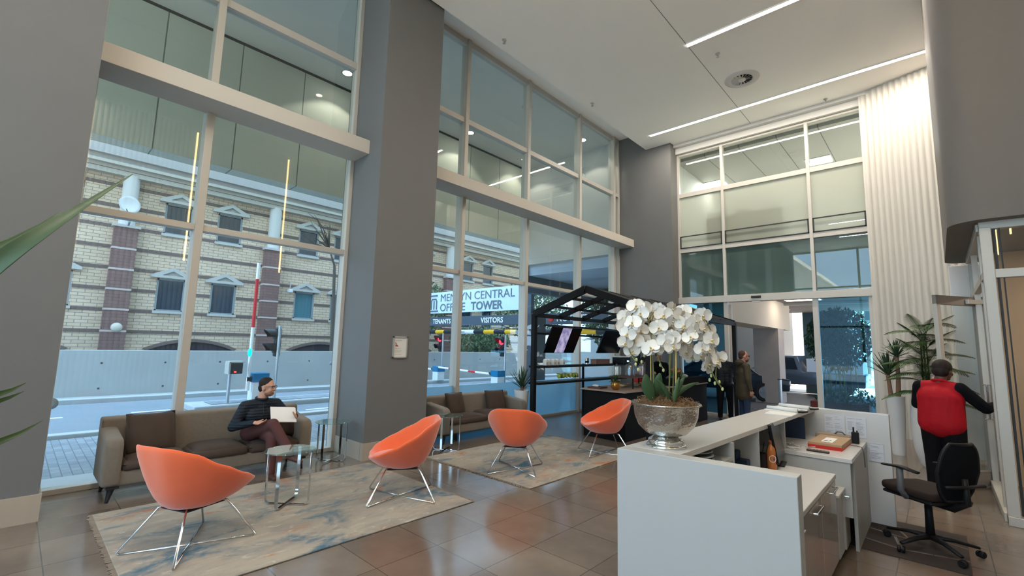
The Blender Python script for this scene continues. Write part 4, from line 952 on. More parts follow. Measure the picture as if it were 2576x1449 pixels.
obj('screen',MB().box(-.012,.012,-.24,.24,-.15,.16,M=M),sb,t,W=False,bevel=.006); obj('rear_shell',MB().box(-.03,-.012,-.14,.14,-.08,.10,M=M),bp,t,W=False,bevel=.01)
obj('stand',MB().box(-.04,-.01,-.03,.03,.0,.18).box(-.10,.06,-.10,.10,0,.012),bp,t,W=False,bevel=.004)
t=thing('desk_organiser','dark blue desk tidy block filled with pens on the worktop','pen holder',(-1.2,4.10,.70))
dbl=mat('organiser_blue',(.015,.03,.07),.4)
obj('tray',MB().box(-.07,.06,-.16,.12,0,.10).box(-.07,-.01,-.16,.02,.10,.16),dbl,t,W=False,bevel=.008); obj('pen_cup',MB().lathe([(.04,0),(.045,.12),(.038,.12),(.035,.02),(.0001,.02)],(.08,.14,0),16),bp,t,W=False)
for k,(x,y,a,b) in enumerate(((.08,.14,.02,.03),(.09,.15,.05,.0),(.07,.13,-.02,.03),(-.03,-.08,.02,.01),(-.04,-.03,.0,.02))):
    obj('pen',MB().tube([(x,y,.03 if k<3 else .12),(x+a,y+b,.20+.01*k)],.004,6),(bp,legd,chrome,bp,bp)[k],t,W=False)
t=thing('folded_scarf','dark folded patterned scarf stuffed in the first niche under the ledge','cloth',(-1.22,3.10,.92))
sf=brick('scarf_stripe',(.03,.04,.06),(.08,.09,.10),(.25,.27,.28),.5,.012,.003,('X','Z'),.9)
for k in range(3): obj('fold',MB().sph((0,.01*k,.018+.026*k),.13-.01*k,.16-.02*k,.017),sf,t,W=False,smooth=True)
def papers(loc,rz,label,w_=.21,l_=.30):
    t=thing('open_file',label,'open file',loc,rz,'papers on the counter ledge')
    pm=mat('paper_bright',(.72,.71,.69),.7); m=MB(); v=[];n=12
    obj('sheets',MB().box(-l_/2,l_/2,-w_/2,w_/2,0,.006),pm,t,W=False)
    for k in range(2):
        pts=[(-l_/2+.0,-w_/2+.03+.02*math.sin(a),.022+.018*math.cos(a)) for a in [0]]
    obj('rolled_page',MB().tube([(-l_/2,-.04,.022),(l_/2,-.06,.024)],[.017,.02],12),pm,t,W=False,smooth=True)
    obj('clip',MB().box(l_/2-.02,l_/2+.05,-.05,.05,.004,.02),bp,t,W=False,bevel=.006)
papers((-1.18,5.36,1.05),-.25,'nearer ring-bound file of curled white pages lying on the counter ledge')
papers((-1.15,5.72,1.05),-.2,'farther file of curled white pages at the very end of the counter ledge')
tag(obj('paper_stack',B(-1.26,-1.03,4.93,5.16,1.051,1.058),mat('paper_bright',(.72,.71,.69),.7)),'flat stack of white sheets on the ledge in front of the curled files','paper')
t=thing('carton','flat brown cardboard carton with red edge and white label on the raised shelf','box',(-.81,5.38,.77),-.02)
obj('body',MB().box(-.135,.125,-.25,.28,.012,.05),mat('cardboard',(.36,.25,.15),.8),t,W=False,bevel=.003); obj('red_edge',MB().box(-.137,.127,-.254,-.248,0,.03),mat('tape_red',(.50,.03,.02),.6),t,W=False)
obj('bottom_tray',MB().box(-.135,.125,-.25,.28,0,.012),MAT['tape_red'],t,W=False); obj('shipping_label',MB().box(-.05,.04,-.16,.12,.0505,.052),mat('paper_bright',(.7,.7,.7),.7),t,W=False)
obj('ink_mark',MB().tube([(-.03,-.12,.053),(-.01,-.06,.053),(.0,-.11,.053),(.015,-.05,.053)],.002,4),bp,t,W=False)
t=thing('remote_control','slim dark brown remote control lying in front of the cardboard carton','remote',(-.84,4.93,.77),.05)
obj('body',MB().box(-.085,.085,-.02,.02,0,.018),mat('remote_brown',(.05,.03,.025),.4),t,W=False,bevel=.006)
for k in range(5): obj('button',MB().box(-.06+k*.025,-.048+k*.025,-.006,.006,.018,.020),bp,t,W=False)
t=thing('handheld_radio','small black two-way radio with stub antenna standing by the pinned papers','radio',(-.65,5.68,.77))
obj('body',MB().box(-.03,.03,-.02,.02,0,.11),bp,t,W=False,bevel=.008); obj('antenna',MB().tube([(-.012,0,.11),(-.012,0,.155)],[.008,.006],8),bp,t,W=False); obj('knob',MB().tube([(.015,0,.11),(.015,0,.125)],.006,8),bp,t,W=False)
t=thing('lanyard','grey strap looped over the edge of the raised shelf','strap',(-.60,5.50,.77))
obj('strap',MB().tube([(-.22,.05,.006),(-.12,.02,.008),(-.03,0,.008),(.014,-.005,.004),(.028,-.01,-.04),(.032,-.02,-.12),(.033,-.03,-.17)],[.009]*7,6,flat=.35),mat('strap_grey',(.10,.10,.09),.8),t,W=False)
t=thing('cable_tangle','tangle of thin white cables on the raised shelf by the monitor','cable',(-1.03,5.0,.77))
q=random.Random(5); m=MB()
for k in range(5):
    p=Vector((q.uniform(-.05,.05),q.uniform(-.05,.05),.006)); P=[p]
    for i in range(6): p=p+Vector((q.uniform(-.06,.06),q.uniform(-.07,.07),0)); p.z=.005+q.uniform(0,.02); P.append(p)
    m=MB().tube(P,.004,5); obj('cable',m,mat('cable_white',(.5,.5,.48),.5),t,W=False,smooth=True)
t=thing('bag','beige soft case with straps lying behind the cardboard carton','bag',(-.83,5.76,.77))
obj('body',MB().box(-.16,.14,-.055,.055,0,.06),mat('bag_beige',(.30,.23,.17),.8),t,W=False,bevel=.02,seg=3,smooth=True); obj('handle',MB().tube([(0,-.02,.055),(.03,-.03,.085),(.07,-.03,.085),(.10,-.02,.05)],.006,6),mat('strap_grey',(.1,.1,.09),.8),t,W=False)
t=thing('ring_binder','navy binder with white page edges standing in the niche beyond the monitor','binder',(-1.17,5.55,.77),.25)
obj('cover',MB().box(-.12,.12,-.035,-.03,0,.20).box(-.12,.12,.03,.035,0,.20).box(-.125,-.12,-.035,.035,0,.20),dbl,t,W=False); obj('pages',MB().box(-.118,.108,-.028,-.005,.004,.19).box(-.118,.108,.008,.026,.004,.19),mat('paper_bright',(.7,.7,.7),.7),t,W=False)
pl=mat('paper_notice',(.60,.61,.64),.7); il=mat('ink_grey',(.30,.31,.36),.8)
def notice(x0,x1,z0,z1,label,cols,seed,framed=False):
    t=thing('pinned_notice',label,'paper notice',((x0+x1)/2,5.898,z0),0,'printed notices on the desk end panel')
    obj('sheet',B(x0,x1,5.894,5.899,z0,z1),pl,t); q=random.Random(seed); m=MB(); cw_=(x1-x0-.02)/cols
    for c in range(cols):
        z=z1-.02
        while z>z0+.02:
            if q.random()>.25: m.box(x0+.012+c*cw_,x0+.012+c*cw_+cw_*q.uniform(.4,.85),5.892,5.894,z,z+.003)
            z-=.011
    obj('printed_text',m,il,t)['kind']='stuff'
    if framed: obj('printed_border',B(x0+.005,x1-.005,5.892,5.894,z0+.004,z0+.006).box(x0+.005,x1-.005,5.892,5.894,z1-.006,z1-.004).box(x0+.005,x0+.007,5.892,5.894,z0+.004,z1-.004).box(x1-.007,x1-.005,5.892,5.894,z0+.004,z1-.004).box(x0+.02,x1-.005,5.892,5.894,(z0+z1)/2,(z0+z1)/2+.002),il,t)
notice(-.93,-.755,.80,1.0,'printed two-column notice pinned on the desk end panel, the left one of the upper pair',2,1)
notice(-.745,-.58,.80,1.0,'printed two-column notice pinned on the desk end panel, the right one of the upper pair',2,2)
notice(-.572,-.45,.585,.765,'bordered printed sheet lower on the desk end panel, near the office chair arm',1,3,True)
# ---- silver bowl with orchids ----
OX,OY=-1.27,2.80
hm=mat('hammered_silver',(.50,.475,.44),.2,1,bump=.6,bscale=45); gd3=mat('gold_stake',(.55,.38,.12),.35,.6)
pet=mat('petal_white',(.72,.685,.62),.6,spec=.3); lip=mat('petal_lip',(.62,.50,.28),.6); stm=mat('orchid_stem',(.20,.20,.07),.6); olf=mat('orchid_leaf',(.045,.085,.035),.4,noise=.2)
T_=thing('potted_orchid','hammered silver footed bowl with a mass of white orchids on the counter corner','potted orchid',(OX,OY,1.05))
obj('foot',MB().lathe([(.0001,0),(.120,0),(.122,.008),(.112,.018),(.102,.022),(.108,.032),(.106,.042),(.09,.052),(.076,.06),(.07,.066)],(0,0,0),40),mat('polished_silver',(.7,.69,.66),.07,1),T_,W=False,smooth=True)
obj('bowl',MB().lathe([(.068,.064),(.12,.082),(.165,.125),(.187,.18),(.194,.245),(.21,.258),(.208,.264),(.188,.262),(.178,.22),(.0001,.215)],(0,0,0),48),hm,T_,W=False,smooth=True)
q=random.Random(12); ms=MB()
for i in range(520):
    a=q.uniform(0,2*pi); rr=.185*math.sqrt(q.random()); z=.235+.045*(1-(rr/.19)**2)+q.uniform(-.01,.02); p=Vector((rr*math.cos(a),rr*math.sin(a),z)); P=[p]
    for k in range(4): p=p+Vector((q.uniform(-.018,.018),q.uniform(-.018,.018),q.uniform(-.012,.014))); P.append(p)
    ms.tube(P,.0016,4,cap=False)
ms.lathe([(.185,.225),(.15,.255),(.0001,.265)],(0,0,0),24)
obj('moss',ms,mat('dry_moss',(.20,.115,.055),.95,noise=.3,nscale=40),T_,W=False)['kind']='stuff'
Rv=r; Uv=Vector((0,0,1)); Fv=Vector((-r.y,r.x,0)).normalized(); Rh=Vector((r.x,r.y,0)).normalized()
def OP(px,py,d=0):  # metres across / up / deep in the bouquet's own frame, spread measured from the bowl centre
    return Rh*((px-1668)*.00250)+Uv*((1125-py)*.00262)+Fv*d
fb=MB()
def petal(mb,L,w_,ang,cup,z0=0,mi=0,n=6):
    v=[];M=Matrix.Rotation(ang,3,'Z')
    for i in range(n+1):
        t=i/n; wd=w_*math.sin(pi*min(1,(t*.93+.07)))**.6
        if i==n: wd*=.35
        for s in (-1,-.5,0,.5,1): v.append(M@Vector((s*wd,.003+L*t,z0+cup*(t*t)-abs(s)*abs(s)*cup*.5)))
    k=len(v); F=[(i*5+j_,i*5+j_+1,(i+1)*5+j_+1,(i+1)*5+j_) for i in range(n) for j_ in range(4)]
    mb.add(v+[p-Vector((0,0,.0012)) for p in v],F+[tuple(x+k for x in reversed(f_)) for f_ in F],mi)
petal(fb,.048,.020,0,-.006); petal(fb,.048,.019,2.25,-.006); petal(fb,.048,.019,-2.25,-.006)
petal(fb,.056,.036,1.25,-.010,.003); petal(fb,.056,.036,-1.25,-.010,.003)
for a in (2.6,-2.6,pi): petal(fb,.018,.008,a,.018,.004,1,4)
fb.sph((0,0,.008),.006,.006,.010,8,6,1)
flw=fb.mesh('flower',[pet,lip],True)
fl=[(1589,799,-.06),(1616,802,.03),(1654,805,0),(1570,824,0),(1602,836,.05),(1563,846,-.05),(1566,865,-.08),(1642,849,-.09),(1609,856,0),(1654,856,.04),(1561,886,-.07),(1589,879,-.03),(1605,888,.02),(1581,905,-.04),(1670,872,-.1),(1622,897,-.09),(1638,899,-.05),(1654,879,-.12),(1671,891,-.12),(1619,868,.04),(1600,815,-.08),(1640,820,.06),
 (1687,802,0),(1712,807,-.04),(1735,808,.03),(1758,817,-.05),(1770,827,.04),(1680,833,-.06),(1706,827,-.09),(1732,833,-.1),(1750,841,-.02),(1781,853,-.02),(1712,853,0),(1729,868,-.08),(1752,865,-.09),(1787,873,.03),(1709,879,-.03),(1726,888,0),(1758,897,-.12),(1770,885,-.02),(1718,904,-.02),(1784,911,.02),(1750,911,-.05),(1796,917,-.06),(1761,931,-.09),(1770,940,-.03),(1741,914,.04),(1695,812,.08),(1726,818,.1),(1703,865,.08),(1741,879,.08),(1781,897,.08),(1770,856,.1),(1720,840,.12),(1752,826,.12),(1690,822,-.11),(1745,850,-.13),(1765,875,-.12),(1725,855,-.12),(1700,842,-.12),(1713,870,-.13),(1740,895,-.13),(1780,925,-.1),(1660,818,-.05),(1577,840,-.1),(1630,882,-.02)]
for k,(px,py,d) in enumerate(fl):
    p=OP(px,py,d); o=bpy.data.objects.new('flower',flw); COL.objects.link(o); o.parent=T_; o.location=p
    sx=-1 if px<1675 else 1
    nrm=(-Fv*1.0+Rh*sx*q.uniform(-.2,.9)+Uv*q.uniform(-.35,.35)+Rh*q.uniform(-.35,.35)).normalized()
    zz=nrm; xx=Uv.cross(zz).normalized(); yy=zz.cross(xx); tw=q.uniform(-.5,.5)
    o.rotation_euler=(Matrix((xx,yy,zz)).transposed()@Matrix.Rotation(tw,3,'Z')).to_euler(); s=q.uniform(.88,1.12); o.scale=(s,s,s)
def stem(pts,rad=.0035,name='stem',m=stm): 
    P=[OP(*p) for p in pts]; Q=[]
    for i in range(len(P)-1):
        a=P[max(0,i-1)];b=P[i];c=P[i+1];d=P[min(len(P)-1,i+2)]
        for k in range(5):
            t=k/5; Q.append(.5*((2*b)+(-a+c)*t+(2*a-5*b+4*c-d)*t*t+(-a+3*b-3*c+d)*t**3))
    Q.append(P[-1]); obj(name,MB().tube(Q,rad,6),m,T_,W=False,smooth=True)
stem([(1640,1020,.0),(1638,930,0),(1632,850,0),(1612,806,-.02),(1585,815,-.03),(1568,850,-.05),(1572,900,-.05),(1588,930,-.06)])
stem([(1641,1020,.02),(1640,900,.02),(1640,830,.03),(1655,800,.0),(1622,830,-.05),(1630,880,-.06),(1648,930,-.06),(1656,945,-.06)])
stem([(1686,1020,.0),(1690,930,0),(1694,850,0),(1712,800,-.02),(1750,806,-.04),(1778,850,-.04),(1790,910,-.05),(1785,960,-.06),(1798,985,-.06)])
stem([(1682,1020,.03),(1684,900,.03),(1690,830,.02),(1735,815,-.06),(1755,860,-.1),(1760,915,-.09),(1775,955,-.08),(1790,978,-.07)])
stem([(1690,1020,-.02),(1692,880,-.03),(1700,850,-.05),(1725,860,-.09),(1735,900,-.1)])
stem([(1636,1025,.03),(1636,835,.03)],.0045,'stake',gd3); stem([(1690,1015,-.03),(1694,845,-.03)],.0055,'stake',gd3); stem([(1676,1020,.0),(1686,845,0)],.0045,'stake',stm)
for px,py,d in ((1588,936,-.06),(1594,948,-.06),(1656,948,-.06),(1650,936,-.05),(1800,988,-.06),(1793,972,-.06),(1775,958,-.05),(1782,975,-.06),(1605,930,-.04),(1612,915,-.04),(1590,925,-.06),(1771,968,-.05)):
    obj('bud',MB().sph(OP(px,py,d),.008,.008,.012,8,6),mat('bud_green',(.45,.48,.22),.6),T_,W=False,smooth=True)
def oleaf(p0,p1,p2,w_):
    P=[OP(*p) for p in (p0,p1,p2)]; v=[];n=8
    for i in range(n+1):
        t=i/n; c=P[0]*(1-t)**2+P[1]*2*t*(1-t)+P[2]*t*t; tn=((P[1]-P[0])*(1-t)+(P[2]-P[1])*t).normalized(); s=tn.cross(Fv).normalized(); wd=w_*math.sin(pi*min(.97,t*.85+.12))**.7
        for a in (-1,0,1): v.append(c+s*wd*a+Fv*(.012*abs(a)))
    k=len(v); F=[(i*3+j_,i*3+j_+1,(i+1)*3+j_+1,(i+1)*3+j_) for i in range(n) for j_ in (0,1)]
    obj('leaf',MB().add(v+[p+Fv*.002 for p in v],F+[tuple(x+k for x in reversed(f_)) for f_ in F]),olf,T_,W=False,smooth=True)
oleaf((1632,1015,-.05),(1612,990,-.07),(1612,958,-.08),.036); oleaf((1640,1010,-.02),(1646,980,-.05),(1650,955,-.05),.028); oleaf((1672,1018,-.08),(1655,985,-.12),(1632,968,-.12),.014)
oleaf((1680,1018,-.08),(1684,985,-.1),(1705,960,-.1),.018); oleaf((1684,1018,-.05),(1700,985,-.06),(1745,975,-.05),.015); oleaf((1678,1018,-.1),(1680,990,-.12),(1690,962,-.1),.014); oleaf((1672,1015,.03),(1655,980,.06),(1650,960,.06),.03)
# ================= CAFÉ KIOSK =================
blk=mat('kiosk_black',(.008,.008,.008),.55,spec=.15); cblk=mat('counter_black',(.006,.006,.006),.7,spec=.12)
KX0,KX1,KY0,KY1,ZE,ZR=-5.97,-3.50,7.12,11.5,2.27,2.70
t=thing('cafe_kiosk','black metal café frame shaped like a little house with an open slatted roof','kiosk',(-4.7,9.3,0))
for x in (KX0,KX1):
    for y in (KY0,KY1): obj('post',B(x-.045,x+.045,y-.045,y+.045,0,ZE),blk,t,bevel=.003)
XR=(KX0+KX1)/2
obj('ridge_beam',B(XR-.04,XR+.04,KY0,KY1,ZR-.06,ZR+.02),blk,t)
for x in (KX0,KX1): obj('eave_beam',B(x-.035,x+.035,KY0,KY1,ZE-.06,ZE+.02),blk,t)
def bar(a,b,w_,h_):
    a=Vector(a);b=Vector(b);d=(b-a);M=Matrix.Translation(a)@d.to_track_quat('X','Z').to_matrix().to_4x4(); return MB().box(0,d.length,-w_/2,w_/2,-h_/2,h_/2,M=M)
for k in range(6):
    y=KY0+(KY1-KY0)*k/5; h_=.13 if k in (0,5) else .09
    for x in (KX0,KX1): obj('rafter',bar((x,y,ZE),(XR,y,ZR),.08,h_),blk,t)
for s,f_ in ((KX0,.34),(KX0,.67),(KX1,.34),(KX1,.67)):
    x=s+(XR-s)*f_; z=ZE+(ZR-ZE)*f_; obj('purlin',B(x-.02,x+.02,KY0,KY1,z-.03,z+.02),blk,t)
rp=MB().add([(XR+.02,KY0,ZR-.0),(KX1,KY0,ZE+.02),(KX1,KY1,ZE+.02),(XR+.02,KY1,ZR),(XR+.02,KY0,ZR+.03),(KX1,KY0,ZE+.05),(KX1,KY1,ZE+.05),(XR+.02,KY1,ZR+.03)],[(0,3,2,1),(4,5,6,7),(0,1,5,4),(1,2,6,5),(2,3,7,6),(3,0,4,7)])
obj('roof_panel',rp,blk,t)
obj('menu_rail',B(-5.72,-5.66,KY0,KY1-.4,2.02,2.06),blk,t)
obj('tie_bar',B(KX0-.02,KX0+.02,KY0,KY1,1.86,1.90),blk,t)
for z in (1.19,.86):
    obj('shelf',B(-6.12,-5.86,KY0+.03,10.7,z,z+.045),blk,t)
obj('shelf_upright',B(-6.02,-5.98,8.9,8.94,0,1.25),blk,t)
def screen(y0,y1,label,lit):
    t=thing('menu_screen',label,'screen',(-5.8,(y0+y1)/2,1.76),0,'café menu screens'); M=Matrix.Rotation(.42,4,'Y')
    w_=(y1-y0)/2
    obj('panel',MB().box(-.02,.012,-w_,w_,-.29,.29,M=M),sb,t,W=False,bevel=.004)
    if lit:
        em=bpy.data.materials.new('menu_glow'); em.use_nodes=True; nt=em.node_tree; p=nt.nodes['Principled BSDF']; tc=nn(nt,'ShaderNodeTexCoord'); n=nn(nt,'ShaderNodeTexNoise'); n.inputs['Scale'].default_value=9; n.inputs['Detail'].default_value=6
        rr=nn(nt,'ShaderNodeValToRGB'); rr.color_ramp.elements[0].position=.35; rr.color_ramp.elements[0].color=(.12,.10,.22,1); rr.color_ramp.elements[1].position=.65; rr.color_ramp.elements[1].color=(.36,.33,.50,1)
        nt.links.new(tc.outputs['Object'],n.inputs['Vector']); nt.links.new(n.outputs['Fac'],rr.inputs[0]); nt.links.new(rr.outputs[0],p.inputs['Emission Color']); p.inputs['Emission Strength'].default_value=1; p.inputs['Base Color'].default_value=(.02,.02,.03,1)
        obj('lit_image',MB().box(.012,.014,-.17,.15,-.28,.28,M=M),em,t,W=False)
    obj('bracket',MB().box(-.05,-.02,-.05,.05,-.05,.05,M=M).box(-.02,.02,-.02,.02,.20,.30,M=Matrix.Translation((.08,0,0))),blk,t,W=False)
screen(7.35,8.40,'tilted black café menu screen showing a pale lilac picture strip, the front one',True)
screen(9.35,10.35,'tilted black café menu screen that is dark, partly behind the orchids',False)
t=thing('cafe_counter','matt black café counter block with a thin pale top under the slatted frame','counter',(-4.5,9.5,0))
obj('body',B(-4.96,-4.10,7.40,11.3,0,.84),cblk,t,bevel=.003); obj('top',B(-5.02,-4.07,7.36,11.32,.84,.865),mat('counter_edge',(.30,.22,.18),.5),t,bevel=.003)
obj('raised_back',B(-4.35,-4.10,9.4,11.3,.865,1.00),cblk,t)
obj('plinth',B(-4.9,-4.16,7.46,11.2,0,.05),MAT['plinth_dark'],t)
t=thing('serving_board','brown wooden tray piled with wrapped white packets on the counter corner','tray',(-4.78,7.62,.865))
obj('tray',MB().box(-.16,.12,-.13,.13,0,.03),mat('dark_wood',(.10,.045,.03),.5),t,W=False,bevel=.005); q=random.Random(3)
for k in range(5): obj('packet',MB().sph((q.uniform(-.1,.07),q.uniform(-.08,.08),.045),.05,.035,.018,10,6),mat('packet_white',(.6,.58,.55),.5),t,W=False,smooth=True)
t=thing('fern_pot','small green fern in a round gold pot on the black café counter','potted plant',(-4.40,7.60,.865))
obj('pot',MB().lathe([(.0001,0),(.05,.0),(.085,.05),(.09,.10),(.075,.155),(.065,.155),(.06,.14),(.0001,.14)],(0,0,0),24),mat('gold_pot',(.50,.24,.06),.25,.8),t,W=False,smooth=True)
obj('fronds',crown((0,0,.14),60,.16,.012,6,(.1,1.4),.5),mat('fern_green',(.05,.11,.03),.6),t,W=False,smooth=True)
t=thing('display_riser','dark two-tier wooden stand carrying cakes and jars on the café counter','display stand',(-4.5,8.6,.865))
for y in (-.55,.55):
    for x in (-.25,.2): obj('leg',MB().box(x,x+.02,y-.01,y+.01,0,.20),blk,t,W=False)
obj('shelf',MB().box(-.27,.24,-.6,.6,.20,.22),mat('dark_wood',(.10,.045,.03),.5),t,W=False)
cg=glassmat('jar_glass',(.90,.94,.95),.12)
for k,(x,y,rr,h_) in enumerate(((-4.72,8.2,.09,.20),(-4.50,8.35,.075,.24),(-4.66,8.60,.085,.22),(-4.44,8.75,.07,.26),(-4.62,8.98,.09,.20))):
    t=thing('glass_jar',('wide low glass cake dome at the front of the riser','tall narrow glass jar beside the front cake dome','lidded glass jar in the middle of the riser','tallest glass jar on the riser, next to the red-shirted worker','low wide glass jar at the back of the riser')[k],'jar',(x,y,1.085),0,'glass jars on the café counter')
    obj('vessel',MB().lathe([(.0001,0),(rr,0),(rr,h_*.85),(rr*.7,h_),(.0001,h_*1.02)],(0,0,0),20),cg,t,W=False,smooth=True,angle=40); obj('lid_knob',MB().sph((0,0,h_*1.1),.018),cg,t,W=False,smooth=True)
q=random.Random(9)
for k in range(7): tag(obj('pastry',MB().sph((-4.58+q.uniform(-.12,.14),8.15+k*.13,.90),.055,.04,.025,12,8),mat('pastry_beige',(.42,.30,.17),.7),smooth=True),'pale pastry on the lower level of the dark counter stand','pastry','pastries on the café counter')
for k in range(4): tag(obj('bread_roll',MB().sph((-4.38+q.uniform(-.03,.05),8.9+k*.09,1.125),.05,.045,.035,12,8),mat('roll_pink',(.50,.30,.22),.7),smooth=True),'pinkish bread roll on top of the dark counter stand','bread','bread rolls on the upper counter stand')
for k,y in enumerate((7.52,7.62,7.78,7.90,8.10)):
    t=thing('paper_cup_pack','white printed carton of cups on the upper café shelf','carton',(-5.98,y,1.235),0,'white cartons on the upper café shelf')
    obj('box',MB().box(-.045,.045,-.04,.04,0,.10),mat('carton_white',(.62,.62,.58),.6),t,W=False,bevel=.003); obj('gable_top',MB().add([(-.045,-.04,.1),(.045,-.04,.1),(.045,.04,.1),(-.045,.04,.1),(-.045,0,.13),(.045,0,.13)],[(0,1,5,4),(3,4,5,2),(0,4,3),(1,2,5),(0,3,2,1)]),MAT['carton_white'],t,W=False)
    obj('print_panel',MB().box(.045,.0455,-.025,.025,.015,.07),mat('print_grey',(.3,.3,.3),.8),t,W=False)
t=thing('steel_canister','brushed metal canister on the upper café shelf between cartons and brown box','canister',(-5.98,9.05,1.235))
obj('body',MB().lathe([(.0001,0),(.045,0),(.045,.13),(.03,.15),(.0001,.15)],(0,0,0),20),mat('steel',(.6,.6,.6),.25,1),t,W=False,smooth=True,angle=40); obj('label_band',MB().lathe([(.046,.03),(.046,.08)],(0,0,0),20),bp,t,W=False)
t=thing('wooden_crate','long low brown box on the upper café shelf','box',(-5.98,9.62,1.235)); obj('body',MB().box(-.08,.08,-.30,.30,0,.10),mat('crate_brown',(.20,.12,.09),.7),t,W=False,bevel=.004); obj('lid',MB().box(-.085,.085,-.305,.305,.10,.112),mat('crate_brown',(.20,.12,.09),.7),t,W=False)
q=random.Random(21)
pk=[mat('packet_'+n,c_,.35) for n,c_ in (('lime',(.38,.45,.06)),('green',(.06,.22,.05)),('yellow',(.60,.50,.08)),('foil',(.35,.36,.30)))]
for k in range(12):
    y=7.95+k*.062; M=Matrix.Rotation(.35+q.uniform(-.2,.2),4,'X')@Matrix.Rotation(q.uniform(-.3,.3),4,'Z')
    t=thing('crisp_packet','small bright green or yellow snack packet leaning on the lower café shelf','snack packet',(-5.97+q.uniform(-.03,.03),y,.945),0,'snack packets on the lower café shelf')
    obj('bag',MB().sph((0,0,.06),.05,.022,.055,10,8,M=M.to_3x3()),pk[k%4],t,W=False,smooth=True); obj('crimped_edge',MB().box(-.045,.045,-.002,.002,.105,.12,M=M),pk[(k+1)%4],t,W=False)
t=thing('flower_arrangement','orange flowers with green leaves in a vase at the far end of the café counter','flowers',(-4.22,9.9,1.0))
obj('vase',MB().lathe([(.0001,0),(.05,0),(.06,.08),(.04,.12)],(0,0,0),16),blk,t,W=False,smooth=True); obj('leaves',leaves(120,(0,0,.12),(.14,.16,.10),.03,seed=2),mat('fern_green',(.05,.11,.03),.6),t,W=False)
q=random.Random(31)
for k in range(9): obj('bloom',MB().sph((q.uniform(-.08,.08),q.uniform(-.12,.12),.15+q.uniform(0,.1)),.03,.03,.02,8,6),mat('bloom_orange',(.62,.19,.03),.6),t,W=False,smooth=True)
t=thing('napkin_pile','crumpled white paper bags on the far end of the café counter','paper bags',(-4.28,10.45,1.0))
for k in range(5): obj('bag',MB().sph((q.uniform(-.08,.05),-.15+k*.08,.03),.05,.04,.035,8,5),mat('packet_white',(.6,.58,.55),.5),t,W=False)
t=thing('coffee_machine','low black coffee machine with a white cover strip behind the glass jars','coffee machine',(-5.75,10.25,1.235))
obj('body',MB().box(-.15,.12,-.22,.22,0,.16),blk,t,W=False,bevel=.02); obj('cup_tray',MB().box(-.13,.10,-.20,.20,.16,.19),mat('carton_white',(.6,.6,.6),.5),t,W=False,bevel=.006); obj('spout',MB().box(.12,.17,-.05,.05,.05,.10),chrome,t,W=False,bevel=.01)
# ================= PEOPLE =================
def hand(pr,w_,d,n,side,curl=.6,s=1.0):
    """palm, four fingers of different length and a side thumb; d along hand, n palm normal, side towards thumb"""
    d=Vector(d).normalized(); n=Vector(n).normalized(); sd=Vector(side).normalized(); w_=Vector(w_)
    for k in (-1,0,1): pr.append(('c',w_+sd*.012*k*s,.018*s,w_+d*.075*s+sd*.024*k*s,.014*s))
    for k,L in enumerate((.066,.074,.069,.054)):
        b=w_+d*.078*s+sd*(.031-.0205*k)*s; m_=b+(d*math.cos(curl*.6)+n*math.sin(curl*.6))*L*.5*s; e=m_+(d*math.cos(curl*1.5)+n*math.sin(curl*1.5))*L*.5*s
        pr.append(('c',b,.0085*s,m_,.008*s)); pr.append(('c',m_,.008*s,e,.0068*s))
    b=w_+d*.02*s+sd*.025*s; m_=b+(d*.7+sd*.7+n*.2).normalized()*.04*s; e=m_+(d*.9+sd*.2+n*.4).normalized()*.03*s
    pr.append(('c',b,.013*s,m_,.010*s)); pr.append(('c',m_,.010*s,e,.008*s))
